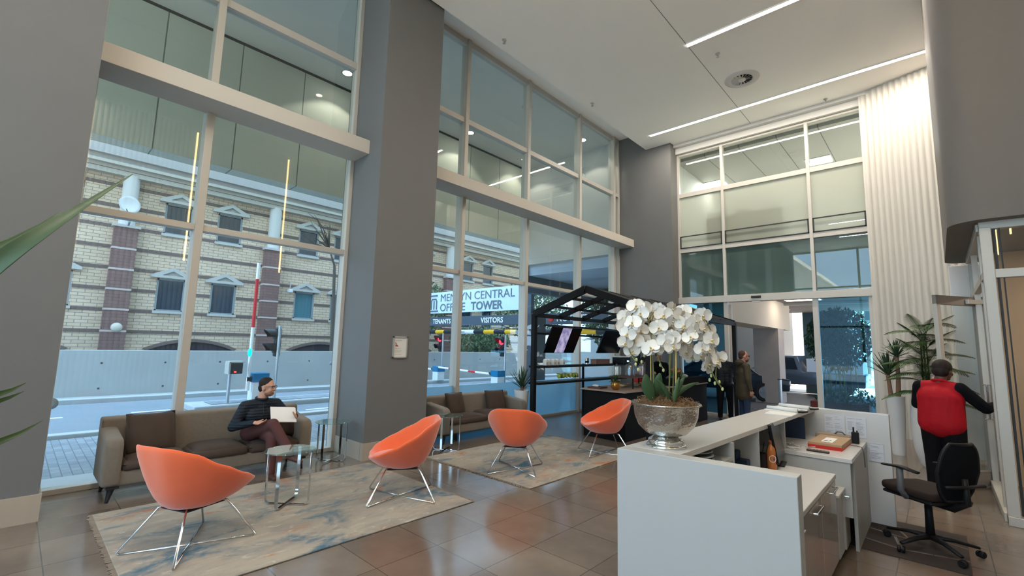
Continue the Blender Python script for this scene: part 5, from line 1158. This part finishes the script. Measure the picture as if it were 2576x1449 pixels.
def person(name,label,loc,rz,J,skin,top,bot,shoe,hair,o):
    t=thing(name,label,'person',loc,rz); s=o.get('s',1)
    V=lambda k:Vector(J[k]); H=V('head'); hf=Vector(o.get('look',(1,0,0))).normalized(); hl=Vector((0,0,1)).cross(hf).normalized(); hu=hf.cross(hl)
    HM=Matrix((hf,hl,hu)).transposed(); hp=lambda x,y,z:H+HM@Vector((x,y,z))*s
    E=lambda c,r_:('e',hp(*c),[q*s for q in r_],HM)
    b=[E((-.005,0,.03),(.096,.076,.10)),E((.025,0,-.045),(.068,.057,.068)),E((.065,0,-.088),(.028,.03,.022)),E((.0,.079,-.01),(.022,.011,.032)),E((.0,-.079,-.01),(.022,.011,.032)),E((.083,0,.03),(.018,.05,.012)),E((.07,.035,-.03),(.025,.022,.025)),E((.07,-.035,-.03),(.025,.022,.025))]
    b+=[('c',hp(.09,0,.012),.010*s,hp(.112,0,-.022),.015*s),('c',hp(.085,0,-.055),.016*s,hp(.083,0,-.06),.016*s)]
    b+=[('c',hp(-.02,0,-.03),.056*s,V('neck'),.062*s),('c',V('neck'),.06*s,V('chest'),.095*s),('c',V('chest'),.095*s,V('pelvis'),.10*s)]
    for q in 'LR':
        b+=[('c',V('sh'+q),.048*s,V('el'+q),.037*s),('c',V('el'+q),.036*s,V('wr'+q),.025*s),('c',V('neck')-Vector((0,0,.02)),.035*s,V('sh'+q),.035*s)]
        b+=[('c',V('hip'+q),.07*s,V('kn'+q),.048*s),('c',V('kn'+q),.045*s,V('an'+q),.032*s)]
        hd=o['hand'+q]; hand(b,V('wr'+q),*hd,s=s)
    obj_=blob('body',b,.0075,skin,t,2,W=False)
    # eyes, mouth
    dk_=mat('eye_dark',(.02,.015,.012),.3); ew=mat('eye_white',(.6,.58,.55),.3)
    if not o.get('back'):
        for q in (1,-1):
            e_=obj('eye',MB().sph(hp(.078,.031*q,.012),.012*s,.014*s,.009*s,10,8),ew,t,W=False,smooth=True); obj('iris',MB().sph(hp(.088,.031*q,.012),.005*s,.007*s,.007*s,8,6),dk_,e_,W=False)
        obj('mouth',MB().sph(hp(.088,0,-.056),.010*s,.026*s,.006*s,12,6,M=HM),mat('lip_red',(.22,.07,.05),.5),t,W=False,smooth=True)
    # garment top
    g=o.get('g',1); tp=[('c',V('chest')+Vector((0,.07*g,.0)),.125*g*s,V('pelvis')+Vector((0,.045,.02)),.125*g*s),('c',V('chest')-Vector((0,.07*g,0)),.125*g*s,V('pelvis')+Vector((0,-.045,.02)),.125*g*s),('c',V('neck')-Vector((0,0,.03)),.072*s,V('chest'),.14*g*s)]
    for q in 'LR':
        tp+=[('c',V('neck')-Vector((0,0,.035)),.07*s,V('sh'+q),.07*s)]
        if not o.get('vest'): tp+=[('c',V('sh'+q),.072*s,V('el'+q),.058*s),('c',V('el'+q),.057*s,V('wr'+q)*.93+V('el'+q)*.07,.042*s)]
    if o.get('long'): tp+=[('c',V('pelvis')+Vector((0,.05,0)),.15*s,V('pelvis')+Vector((.0,.05,-o['long'])),.155*s),('c',V('pelvis')-Vector((0,.05,0)),.15*s,V('pelvis')+Vector((0,-.05,-o['long'])),.155*s)]
    if o.get('vest'): tp+=[('c',V('chest'),.135*g*s,V('pelvis')+Vector((0,0,.0)),.145*g*s),('c',V('chest')+Vector((0,.085,.02)),.115*g*s,V('pelvis')+Vector((0,.08,0)),.125*g*s),('c',V('chest')-Vector((0,.085,-.02)),.115*g*s,V('pelvis')-Vector((0,.08,0)),.125*g*s)]
    j=blob(o.get('topname','jacket'),tp,.013,top,t,5,W=False)
    obj('collar',MB().tube([V('neck')+Vector((.062*math.cos(a),.062*math.sin(a),.02+.012*math.cos(a)*-1))*1 for a in [2*pi*i/16 for i in range(16)]],.017*s,8,closed=True),o.get('collarm',top),t,W=False,smooth=True)
    if not o.get('vest'): obj('zip',MB().tube([V('neck')+Vector((.075,0,-.02)),V('chest')+Vector((.142*g*s,0,.0)),V('pelvis')+Vector((.14*g*s,0,.03))],.004,5),dk_,t,W=False)
    if o.get('vest'):
        sl=[]
        for q in 'LR': sl+=[('c',V('sh'+q),.075*s,V('el'+q),.062*s),('c',V('el'+q),.060*s,V('wr'+q)*.93+V('el'+q)*.07,.045*s)]
        blob('sleeves',sl,.013,o['sleeve'],t,4,W=False)
    tr=[('c',V('pelvis'),.135*s,V('pelvis')+Vector((0,0,.05)),.13*s)]
    for q in 'LR': tr+=[('c',V('pelvis')*.5+V('hip'+q)*.5,.115*s,V('hip'+q),.105*s),('c',V('hip'+q),.10*s*o.get('leg',1),V('kn'+q),.072*s*o.get('leg',1)),('c',V('kn'+q),.070*s*o.get('leg',1),V('an'+q)+Vector((0,0,.0)),.055*s*o.get('leg',1))]
    blob('trousers',tr,.013,bot,t,5,W=False)
    for q in 'LR':
        a=V('an'+q); d=Vector(o.get('foot'+q,(1,0,0))).normalized(); z=Vector((0,0,1)); dz=d.z
        blob('shoe',[('c',a-Vector((0,0,.045))*s-d*.03*s,.040*s,a+d*.14*s-Vector((0,0,.05))*s,.030*s),('c',a,.042*s,a-Vector((0,0,.04))*s,.043*s)],.008,shoe,t,3,W=False)
    hr=[E(c,r_) for c,r_ in o.get('hair',[])]
    if hr: blob('hair',hr,.008,hair,t,2,W=False)
    for nm,cs,m_ in o.get('extra',[]):
        blob(nm,[E(c,r_) for c,r_ in cs],.006,m_,t,1,W=False)
    if 'glasses' in o:
        gm=MB()
        for q in (1,-1):
            gm.tube([hp(.103,.034*q+.026*math.cos(a),.012+.018*math.sin(a)) for a in [2*pi*i/14 for i in range(14)]],.0028*s,5,closed=True); gm.tube([hp(.100,.060*q,.018),hp(.0,.083*q,.015)],.0028*s,5)
        gm.tube([hp(.105,.010,.014),hp(.105,-.010,.014)],.0028*s,5); obj('glasses',gm,dk_,t,W=False)
        if o['glasses']=='dark':
            for q in (1,-1): obj('lens',MB().sph(hp(.102,.034*q,.012),.004*s,.025*s,.018*s,10,6,M=HM),dk_,t,W=False)
    return t
skin1=mat('skin_light',(.50,.27,.18),.55,spec=.3); skin2=mat('skin_tan',(.42,.21,.14),.55,spec=.3); skin3=mat('skin_brown',(.10,.05,.035),.5,spec=.3)
navy=mat('navy_jacket',(.010,.015,.022),.55,spec=.2,quilt=9); maroon=mat('maroon_trousers',(.085,.032,.030),.8,noise=.12); blackc=mat('black_cloth',(.006,.006,.008),.85,spec=.1); olive=mat('olive_parka',(.055,.042,.024),.8,noise=.15,bump=.4,bscale=14); jean=mat('blue_denim',(.02,.035,.07),.85); brnsh=mat('brown_shoe',(.07,.03,.02),.5); blsh=mat('black_shoe',(.01,.01,.012),.4)
hdark=mat('hair_dark',(.018,.012,.010),.7); hbrown=mat('hair_brown',(.06,.03,.018),.7); redv=mat('red_vest',(.36,.007,.014),.7,spec=.15,bump=.7,bscale=7,noise=.08)
Rr=math.radians
# seated man: faces +X, local origin on the floor below him
J=dict(head=(.02,.03,1.045),neck=(-.03,.0,.895),chest=(-.06,0,.72),pelvis=(-.14,0,.50),shL=(-.04,.175,.84),shR=(-.05,-.175,.83),elL=(.02,.33,.66),elR=(-.02,-.30,.60),wrL=(.22,.32,.70),wrR=(.20,-.14,.665),
 hipL=(-.10,.085,.49),hipR=(-.10,-.09,.50),knL=(.30,.03,.50),knR=(.31,.03,.645),anL=(.33,.04,.10),anR=(.50,.19,.315))
seat=person('person','seated man in navy jacket and maroon trousers, legs crossed, holding white papers',(-6.14,2.16,0),0,J,skin1,navy,maroon,brnsh,hdark,
 dict(s=.93,look=(.78,.62,.0),handL=((.9,-.35,.1),(-.1,-.5,.6),(0,-.5,.9),.7),handR=((.8,.5,.0),(0,.4,.8),(-.4,.8,.3),.6),footL=(1,0,0),footR=(.8,.5,-.25),glasses='clear',
 hair=[((-.016,0,.058),(.092,.081,.084)),((-.05,0,.0),(.058,.076,.07))],extra=[('teeth',[((.094,0,-.054),(.006,.022,.005))],mat('teeth_white',(.7,.68,.64),.4)),('stubble',[((.034,0,-.070),(.064,.058,.045))],mat('stubble',(.20,.10,.07),.7))]))
t=thing('document','white sheets of paper held by the seated man above his knee','paper',(-5.88,2.33,.735))
M=Matrix.Rotation(-.10,4,'X')@Matrix.Rotation(1.0,4,'Y')
obj('sheet',MB().box(-.10,.09,-.16,.13,0,.003,M=M),mat('paper_bright',(.72,.71,.69),.7),t,W=False); obj('back_sheet',MB().box(-.092,.095,-.15,.14,-.004,-.001,M=M),mat('paper_bright',(.7,.7,.7),.7),t,W=False)
ST=lambda **k:dict(dict(head=(.02,0,1.50),neck=(-.01,0,1.35),chest=(0,0,1.15),pelvis=(0,0,.84),shL=(0,.19,1.29),shR=(0,-.19,1.29),elL=(-.06,.28,1.02),elR=(-.06,-.28,1.02),wrL=(-.16,.10,.86),wrR=(-.16,-.08,.86),hipL=(0,.09,.80),hipR=(0,-.09,.80),knL=(.01,.11,.44),knR=(.01,-.11,.44),anL=(-.01,.115,.085),anR=(-.01,-.115,.085)),**k)
person('person','bald bearded man in a black padded jacket standing by the sliding door',(-3.77,11.55,0),Rr(-66),ST(),skin2,mat('charcoal_jacket',(.012,.013,.017),.6,spec=.2,quilt=9),blackc,blsh,hdark,
 dict(s=1,look=(1,.18,0),handL=((0,-1,-.1),(0,0,1),(-.8,0,.4),.5),handR=((0,1,-.1),(0,0,1),(-.8,0,.4),.5),glasses='clear',extra=[('beard',[((.045,0,-.075),(.062,.056,.050))],mat('beard_dark',(.06,.03,.02),.9))]))
person('person','man in a long olive hooded parka and dark glasses standing in profile',(-3.22,11.1,0),Rr(38),ST(elL=(-.02,.27,1.02),elR=(-.02,-.27,1.02),wrL=(.05,.27,.78),wrR=(.04,-.27,.78)),skin2,olive,jean,brnsh,hbrown,
 dict(s=1,g=1.08,long=.17,look=(1,-.05,0),handL=((0,0,-1),(0,-1,0),(1,0,0),.7),handR=((.1,0,-1),(0,1,0),(1,0,0),.7),glasses='dark',topname='parka',hair=[((-.03,0,.055),(.086,.080,.085)),((-.06,0,.0),(.05,.072,.065))],
 extra=[('beard',[((.045,0,-.075),(.060,.055,.046))],mat('beard_brown',(.11,.05,.03),.9)),('hood',[((-.09,0,-.13),(.09,.13,.07))],olive)]))
# woman at the glass door, seen from behind
person('person','person in red padded vest and black trousers opening the glass door, from behind',(-.02,7.82,0),Rr(72),
 ST(head=(.06,-.03,1.45),neck=(.02,0,1.31),chest=(0,0,1.12),pelvis=(-.03,0,.82),shL=(0,.19,1.25),shR=(0,-.19,1.25),elL=(.05,.25,1.02),elR=(.15,-.36,1.03),wrL=(.20,.18,.95),wrR=(.37,-.42,1.08)),skin3,redv,blackc,blsh,hdark,
 dict(s=1,g=1.18,vest=True,leg=1.3,back=True,sleeve=blackc,topname='padded_vest',look=(1,-.35,-.1),handL=((1,0,0),(0,0,-1),(0,-1,0),.6),handR=((.8,-.5,.1),(-.3,.3,.2),(0,0,1),.9),collarm=redv,
 hair=[((-.02,0,.045),(.104,.095,.100)),((-.04,0,.0),(.085,.088,.085))]))
# café workers
person('person','café worker in a red top and dark headscarf busy behind the glass jars',(-5.16,10.05,0),Rr(15),
 ST(head=(.10,0,1.30),neck=(.04,0,1.16),chest=(0,0,.99),pelvis=(-.06,0,.75),shL=(.02,.16,1.09),shR=(.02,-.16,1.09),elL=(.14,.20,.96),elR=(.14,-.20,.96),wrL=(.32,.12,1.0),wrR=(.32,-.10,1.0),hipL=(-.04,.09,.72),hipR=(-.04,-.09,.72),knL=(0,.1,.40),knR=(0,-.1,.40)),skin3,mat('red_top',(.45,.03,.02),.7),blackc,blsh,hdark,
 dict(s=.95,look=(1,.3,-.15),handL=((1,-.2,0),(0,0,-1),(0,-1,0),.6),handR=((1,.2,0),(0,0,-1),(0,1,0),.6),topname='top',hair=[((-.02,0,.05),(.10,.088,.095)),((-.05,0,.02),(.07,.08,.08))]))
person('person','person in black clothes standing behind the far end of the café counter',(-5.22,11.15,0),Rr(-40),ST(head=(.02,0,1.42),neck=(0,0,1.28),chest=(0,0,1.10),shL=(0,.18,1.22),shR=(0,-.18,1.22)),skin2,blackc,blackc,blsh,hdark,
 dict(s=.97,look=(1,.1,-.1),handL=((0,-1,0),(0,0,1),(1,0,0),.5),handR=((0,1,0),(0,0,1),(1,0,0),.5),topname='top',hair=[((-.02,0,.05),(.098,.082,.092))]))
# ================= OFFICE CHAIR =================
t=thing('office_chair','black mesh office chair on castors behind the desk','office chair',(-.15,5.47,.006),Rr(142))
mesh_=mat('chair_mesh',(.006,.006,.007),.95,spec=.1); seatf=mat('seat_fabric',(.02,.012,.010),.9)
obj('seat',MB().prism([(-.20,-.20),(.12,-.235),(.25,-.19),(.27,0),(.25,.19),(.12,.235),(-.20,.20)],.445,.515),seatf,t,W=False,bevel=.03,seg=4,smooth=True)
obj('seat_pan',MB().box(-.20,.22,-.21,.21,.42,.45),bp,t,W=False,bevel=.02)
M=Matrix.Translation((-.25,0,.74))@Matrix.Rotation(-.16,4,'Y')@Matrix.Rotation(pi/2,4,'Y')
bk2=MB(); v=[];n=12
for i in range(n+1):
    for j_ in range(n+1):
        a=-1+2*i/n;b=-1+2*j_/n; w_=.20*(1-.20*max(0,b)-.25*max(0,-b))*(1-.0*abs(b)); v.append(Vector((-.25+.10*(b*.5+.0)*-.35-.03*(1-a*a)-.02*b,a*w_*(1-.35*abs(b)**5),.70+b*.23)))
k=len(v); F=[(i*(n+1)+j_,i*(n+1)+j_+1,(i+1)*(n+1)+j_+1,(i+1)*(n+1)+j_) for i in range(n) for j_ in range(n)]
obj('backrest_mesh',bk2.add(v+[p-Vector((.012,0,0)) for p in v],F+[tuple(x+k for x in reversed(f_)) for f_ in F]),mesh_,t,W=False,smooth=True)
edge=[v[i*(n+1)] for i in range(n+1)]+[v[n*(n+1)+j_] for j_ in range(1,n+1)]+[v[i*(n+1)+n] for i in range(n-1,-1,-1)]+[v[j_] for j_ in range(n-1,0,-1)]
obj('backrest_frame',MB().tube([p-Vector((.006,0,0)) for p in edge],.014,8,closed=True),bp,t,W=False,smooth=True)
obj('back_support',MB().tube([(-.02,0,.40),(-.20,0,.40),(-.31,0,.47),(-.30,0,.66)],[.03,.03,.025,.02],8),bp,t,W=False,smooth=True)
obj('lumbar_bar',MB().tube([(-.30,-.19,.60),(-.315,0,.60),(-.30,.19,.60)],.014,8),bp,t,W=False,smooth=True)
for s in (1,-1):
    a=obj('armrest',MB().tube([(-.16,.27*s,.675),(-.02,.27*s,.69),(.14,.27*s,.675)],[.026,.032,.022],10,flat=.42),bp,t,W=False,smooth=True)
    obj('arm_post',MB().tube([(-.01,.27*s,.675),(-.01,.275*s,.50),(.0,.22*s,.44),(.0,.12*s,.43)],[.024,.026,.022,.02],8),mat('arm_grey',(.10,.10,.11),.4),a,W=False,smooth=True)
obj('gas_lift',MB().tube([(0,0,.10),(0,0,.42)],[.032,.025],14),bp,t,W=False,smooth=True)
for k in range(5):
    a=2*pi*k/5+.35; c_,s_=math.cos(a),math.sin(a)
    lg_=obj('base_arm',MB().tube([(0,0,.11),(.15*c_,.15*s_,.105),(.31*c_,.31*s_,.075)],[.032,.025,.016],8,flat=.7),bp,t,W=False,smooth=True)
    Mx=Matrix.Translation((.315*c_,.315*s_,.029))@Matrix.Rotation(a+.6,4,'Z')@Matrix.Rotation(pi/2,4,'X')
    obj('castor',MB().lathe([(.0001,-.026),(.022,-.026),(.028,-.02),(.028,-.006),(.012,-.005),(.012,.005),(.028,.006),(.028,.02),(.022,.026),(.0001,.026)],(0,0,0),16,M=Mx),bp,t,W=False,smooth=True,angle=40)
cm=MB(); 
t=thing('floor_mat','dark brown mat with pale zigzag lines on the tiles below the office chair','mat',(-.35,5.6,0))
obj('pile',B(-.74,.08,5.08,6.12,.0008,.006),mat('mat_brown',(.045,.035,.032),.95),t)
for a,b in (((-.74,5.75),(-.30,5.62)),((-.30,5.62),(-.42,5.95)),((-.42,5.95),(.08,5.72)),((-.74,5.42),(-.34,5.30)),((-.34,5.30),(-.40,5.62)),((-.34,5.30),(.08,5.40))):
    obj('pale_line',bar((*a,.0065),(*b,.0065),.022,.001),tile,t)
# ================= PLANTS BY THE RIBBED WALL =================
wg=mat('pot_gloss_white',(.72,.71,.69),.25,coat=.3)
t=thing('potted_yucca','two-stemmed dark yucca in a tall slim white pot against the ribbed wall','potted plant',(-.58,10.1,0))
obj('pot',MB().lathe([(.0001,0),(.085,0),(.09,.02),(.13,.93),(.135,.95),(.12,.95),(.115,.90),(.0001,.90)],(0,0,0),36),wg,t,W=False,smooth=True,angle=40); obj('soil',MB().lathe([(.116,.91),(.0001,.93)],(0,0,0),20),soil,t,W=False)
obj('stem',MB().tube([(-.05,0,.9),(-.065,0,1.15),(-.075,.0,1.30)],[.035,.03,.028],10),trk,t,W=False); obj('stem',MB().tube([(.04,0,.9),(.06,0,1.25),(.06,.0,1.62)],[.038,.032,.028],10),trk,t,W=False)
obj('leaf_crown',crown((-.075,0,1.27),40,.42,.022,14,(.45,1.5),.12),lfd,t,W=False,smooth=True); obj('leaf_crown',crown((.06,0,1.58),34,.34,.022,15,(.2,1.5),.2),lfd,t,W=False,smooth=True)
t=thing('potted_palm','bushy areca palm in a rounded white pot behind the person in the red vest','potted plant',(-.16,9.35,0))
obj('pot',MB().lathe([(.0001,0),(.11,0),(.15,.05),(.20,.25),(.225,.50),(.22,.75),(.19,.93),(.18,.95),(.165,.95),(.17,.88),(.0001,.88)],(0,0,0),40),wg,t,W=False,smooth=True,angle=50); obj('soil',MB().lathe([(.168,.90),(.0001,.92)],(0,0,0),20),soil,t,W=False)
plm=mat('palm_green',(.04,.095,.02),.45,noise=.35,nscale=5); q=random.Random(17)
def frond(a,e,L,z0,drp):
    mb=MB(); d=Vector((math.cos(a)*math.cos(e),math.sin(a)*math.cos(e),math.sin(e))); n=16; P=[]
    for i in range(n+1):
        s_=i/n; P.append(Vector((0,0,z0))+d*L*s_-Vector((0,0,drp*L*s_*s_)))
    mb.tube(P,[.006*(1-.8*i/n) for i in range(n+1)],5)
    for i in range(4,n+1):
        for k2 in (0,.5):
            f_=min(n-1,i-1)+k2; i0=int(f_); p=P[i0]+(P[min(n,i0+1)]-P[i0])*(f_-i0); tn=(P[min(n,i0+1)]-P[i0]).normalized()
            sd_=tn.cross(Vector((0,0,1))).normalized(); l=.17*math.sin(pi*min(1,(i/n)*.75+.25))+.03
            for s2 in (1,-1): blade(mb,p,(tn*.75+sd_*s2+Vector((0,0,.15))),l,.0085,.35,n=3)
    return mb
for k in range(38):
    a=2.4*k; hh=(k%4); z0=.98+.12*(k//4); e=(.25,.55,.9,1.15)[hh]+q.uniform(-.1,.1)
    m=frond(a,e,q.uniform(.50,.64)*(1 if hh<3 else .9),z0,.45 if hh<2 else .25); obj('frond',m,plm,t,W=False,smooth=True)
for k in range(4): obj('cane',MB().tube([(.04*math.cos(k*1.6),.04*math.sin(k*1.6),.9),(.03*math.cos(k*1.6),.03*math.sin(k*1.6),1.85)],[.013,.009],8),mat('palm_cane',(.10,.12,.04),.6),t,W=False)
# ================= OUTSIDE THE ENTRANCE =================
def car(name,label,loc,rz,prof,glassprof,W_,m,wheels,cage=False):
    t=thing(name,label,'car',loc,rz)
    def ex(pr,a,b,ins=0):
        n=len(pr); v=[(x,a,z) for x,z in pr]+[(x,b,z) for x,z in pr]
        return MB().add(v,[tuple(range(n)),tuple(range(2*n-1,n-1,-1))]+[(i,n+i,n+(i+1)%n,(i+1)%n) for i in range(n)])
    obj('body',ex(prof,-W_/2,W_/2),m,t,W=False,bevel=.06,seg=3,smooth=True)
    for g_ in glassprof: obj('side_window',ex(g_,-W_/2-.012,W_/2+.012),mat('car_glass',(.02,.03,.04),.08,spec=.9),t,W=False)
    for x in wheels:
        for s in (1,-1):
            M=Matrix.Translation((x,s*(W_/2-.08),.34))@Matrix.Rotation(pi/2,4,'X')
            w_=obj('wheel',MB().lathe([(.0001,-.10),(.2,-.1),(.30,-.11),(.34,-.08),(.34,.08),(.30,.11),(.2,.10),(.0001,.1)],(0,0,0),28,M=M),mat('tyre',(.012,.012,.014),.8),t,W=False,smooth=True,angle=40)
            r5=MB()
            for k in range(6): r5.box(.03,.20,-.025,.025,-.118,.118,M=M@Matrix.Rotation(k*pi/3,4,'Z'))
            r5.lathe([(.19,-.118),(.21,-.118),(.21,.118),(.19,.118)],(0,0,0),24,M=M); obj('rim',r5,mat('rim_alloy',(.35,.37,.40),.3,.8),w_,W=False)
    for s in (1,-1): obj('headlamp',MB().sph((prof[0][0]+.02,s*W_*.36,.72),.07,.14,.07),mat('lamp_lens',(.6,.6,.62),.1),t,W=False,smooth=True)
    return t
sil=mat('car_silver_blue',(.10,.13,.17),.25,.5,coat=.6); cbk=mat('car_black',(.015,.02,.03),.2,.3,coat=.8)
pk_=car('pickup_truck','grey pickup truck with a white load cage parked beyond the concrete column',(-5.1,22.6,-.145),0,[(-2.3,.45),(-2.35,.95),(-.35,.98),(-.30,1.0),(-.10,1.62),(1.1,1.62),(1.55,1.05),(2.35,.95),(2.4,.45)],[[(-.12,1.05),(0,1.52),(1.05,1.52),(1.40,1.05)]],1.75,sil,(-1.45,1.5))
pk_.rotation_euler=(0,0,pi); pk_.location=(-4.4,22.8,-.145)
cgm=mat('cage_white',(.6,.62,.65),.5)
for k in range(8): obj('cage_bar',MB().tube([(-2.2+k*.26,-.8,.98),(-2.2+k*.26,-.8,1.55)],.02,6),cgm,pk_,W=False)
obj('load_cover',MB().box(-2.25,-.42,-.75,.78,.96,1.5),mat('cover_white',(.55,.60,.68),.6),pk_,W=False)
for z in (1.2,1.55): obj('cage_rail',MB().tube([(-2.22,-.8,z),(-.38,-.8,z)],.02,6),cgm,pk_,W=False)
car('car','dark hatchback parked outside, seen between the two standing men',(-6.0,18.4,-.145),Rr(200),[(-2.0,.4),(-2.05,.8),(-1.1,.95),(-.5,1.42),(.9,1.42),(1.7,.95),(1.95,.85),(1.95,.4)],[[(-.95,.96),(-.45,1.34),(.85,1.34),(1.45,.96)]],1.7,cbk,(-1.25,1.25))
t=thing('bamboo_planter','clump of tall bamboo in a rusty red planter behind the blue tinted entrance pane','potted plant',(-1.95,14.9,-.15))
obj('planter',MB().box(-.65,.6,-.3,.3,0,.50),mat('planter_rust',(.16,.035,.025),.7),t,W=False,bevel=.01); q=random.Random(8)
bm_=mat('bamboo_cane',(.10,.14,.06),.5); bl=mat('bamboo_leaf',(.035,.085,.045),.6,noise=.3)
for k in range(14):
    x=q.uniform(-.55,.55); y=q.uniform(-.2,.2); h_=q.uniform(2.2,3.1); obj('cane',MB().tube([(x,y,.48),(x+q.uniform(-.08,.08),y,h_*.5),(x+q.uniform(-.2,.2),y,h_)],[.014,.012,.005],6),bm_,t,W=False)
obj('foliage',leaves(2600,(0,0,2.15),(.75,.5,.85),.07,seed=5),bl,t,W=False); obj('undergrowth',leaves(700,(.1,0,.60),(.7,.35,.30),.05,seed=6),bl,t,W=False)
for k,(x,y,h_) in enumerate(((-.2,32,5),(-3.6,40,6),(1.5,44,5))): tree(x,y,h_,2.2,1500,('leafy yellow-green tree beyond the sunny road, behind the blue tinted pane','tall distant tree beyond the sunny road, left of the bamboo','distant tree at the far side of the sunny road, right end')[k],20+k)
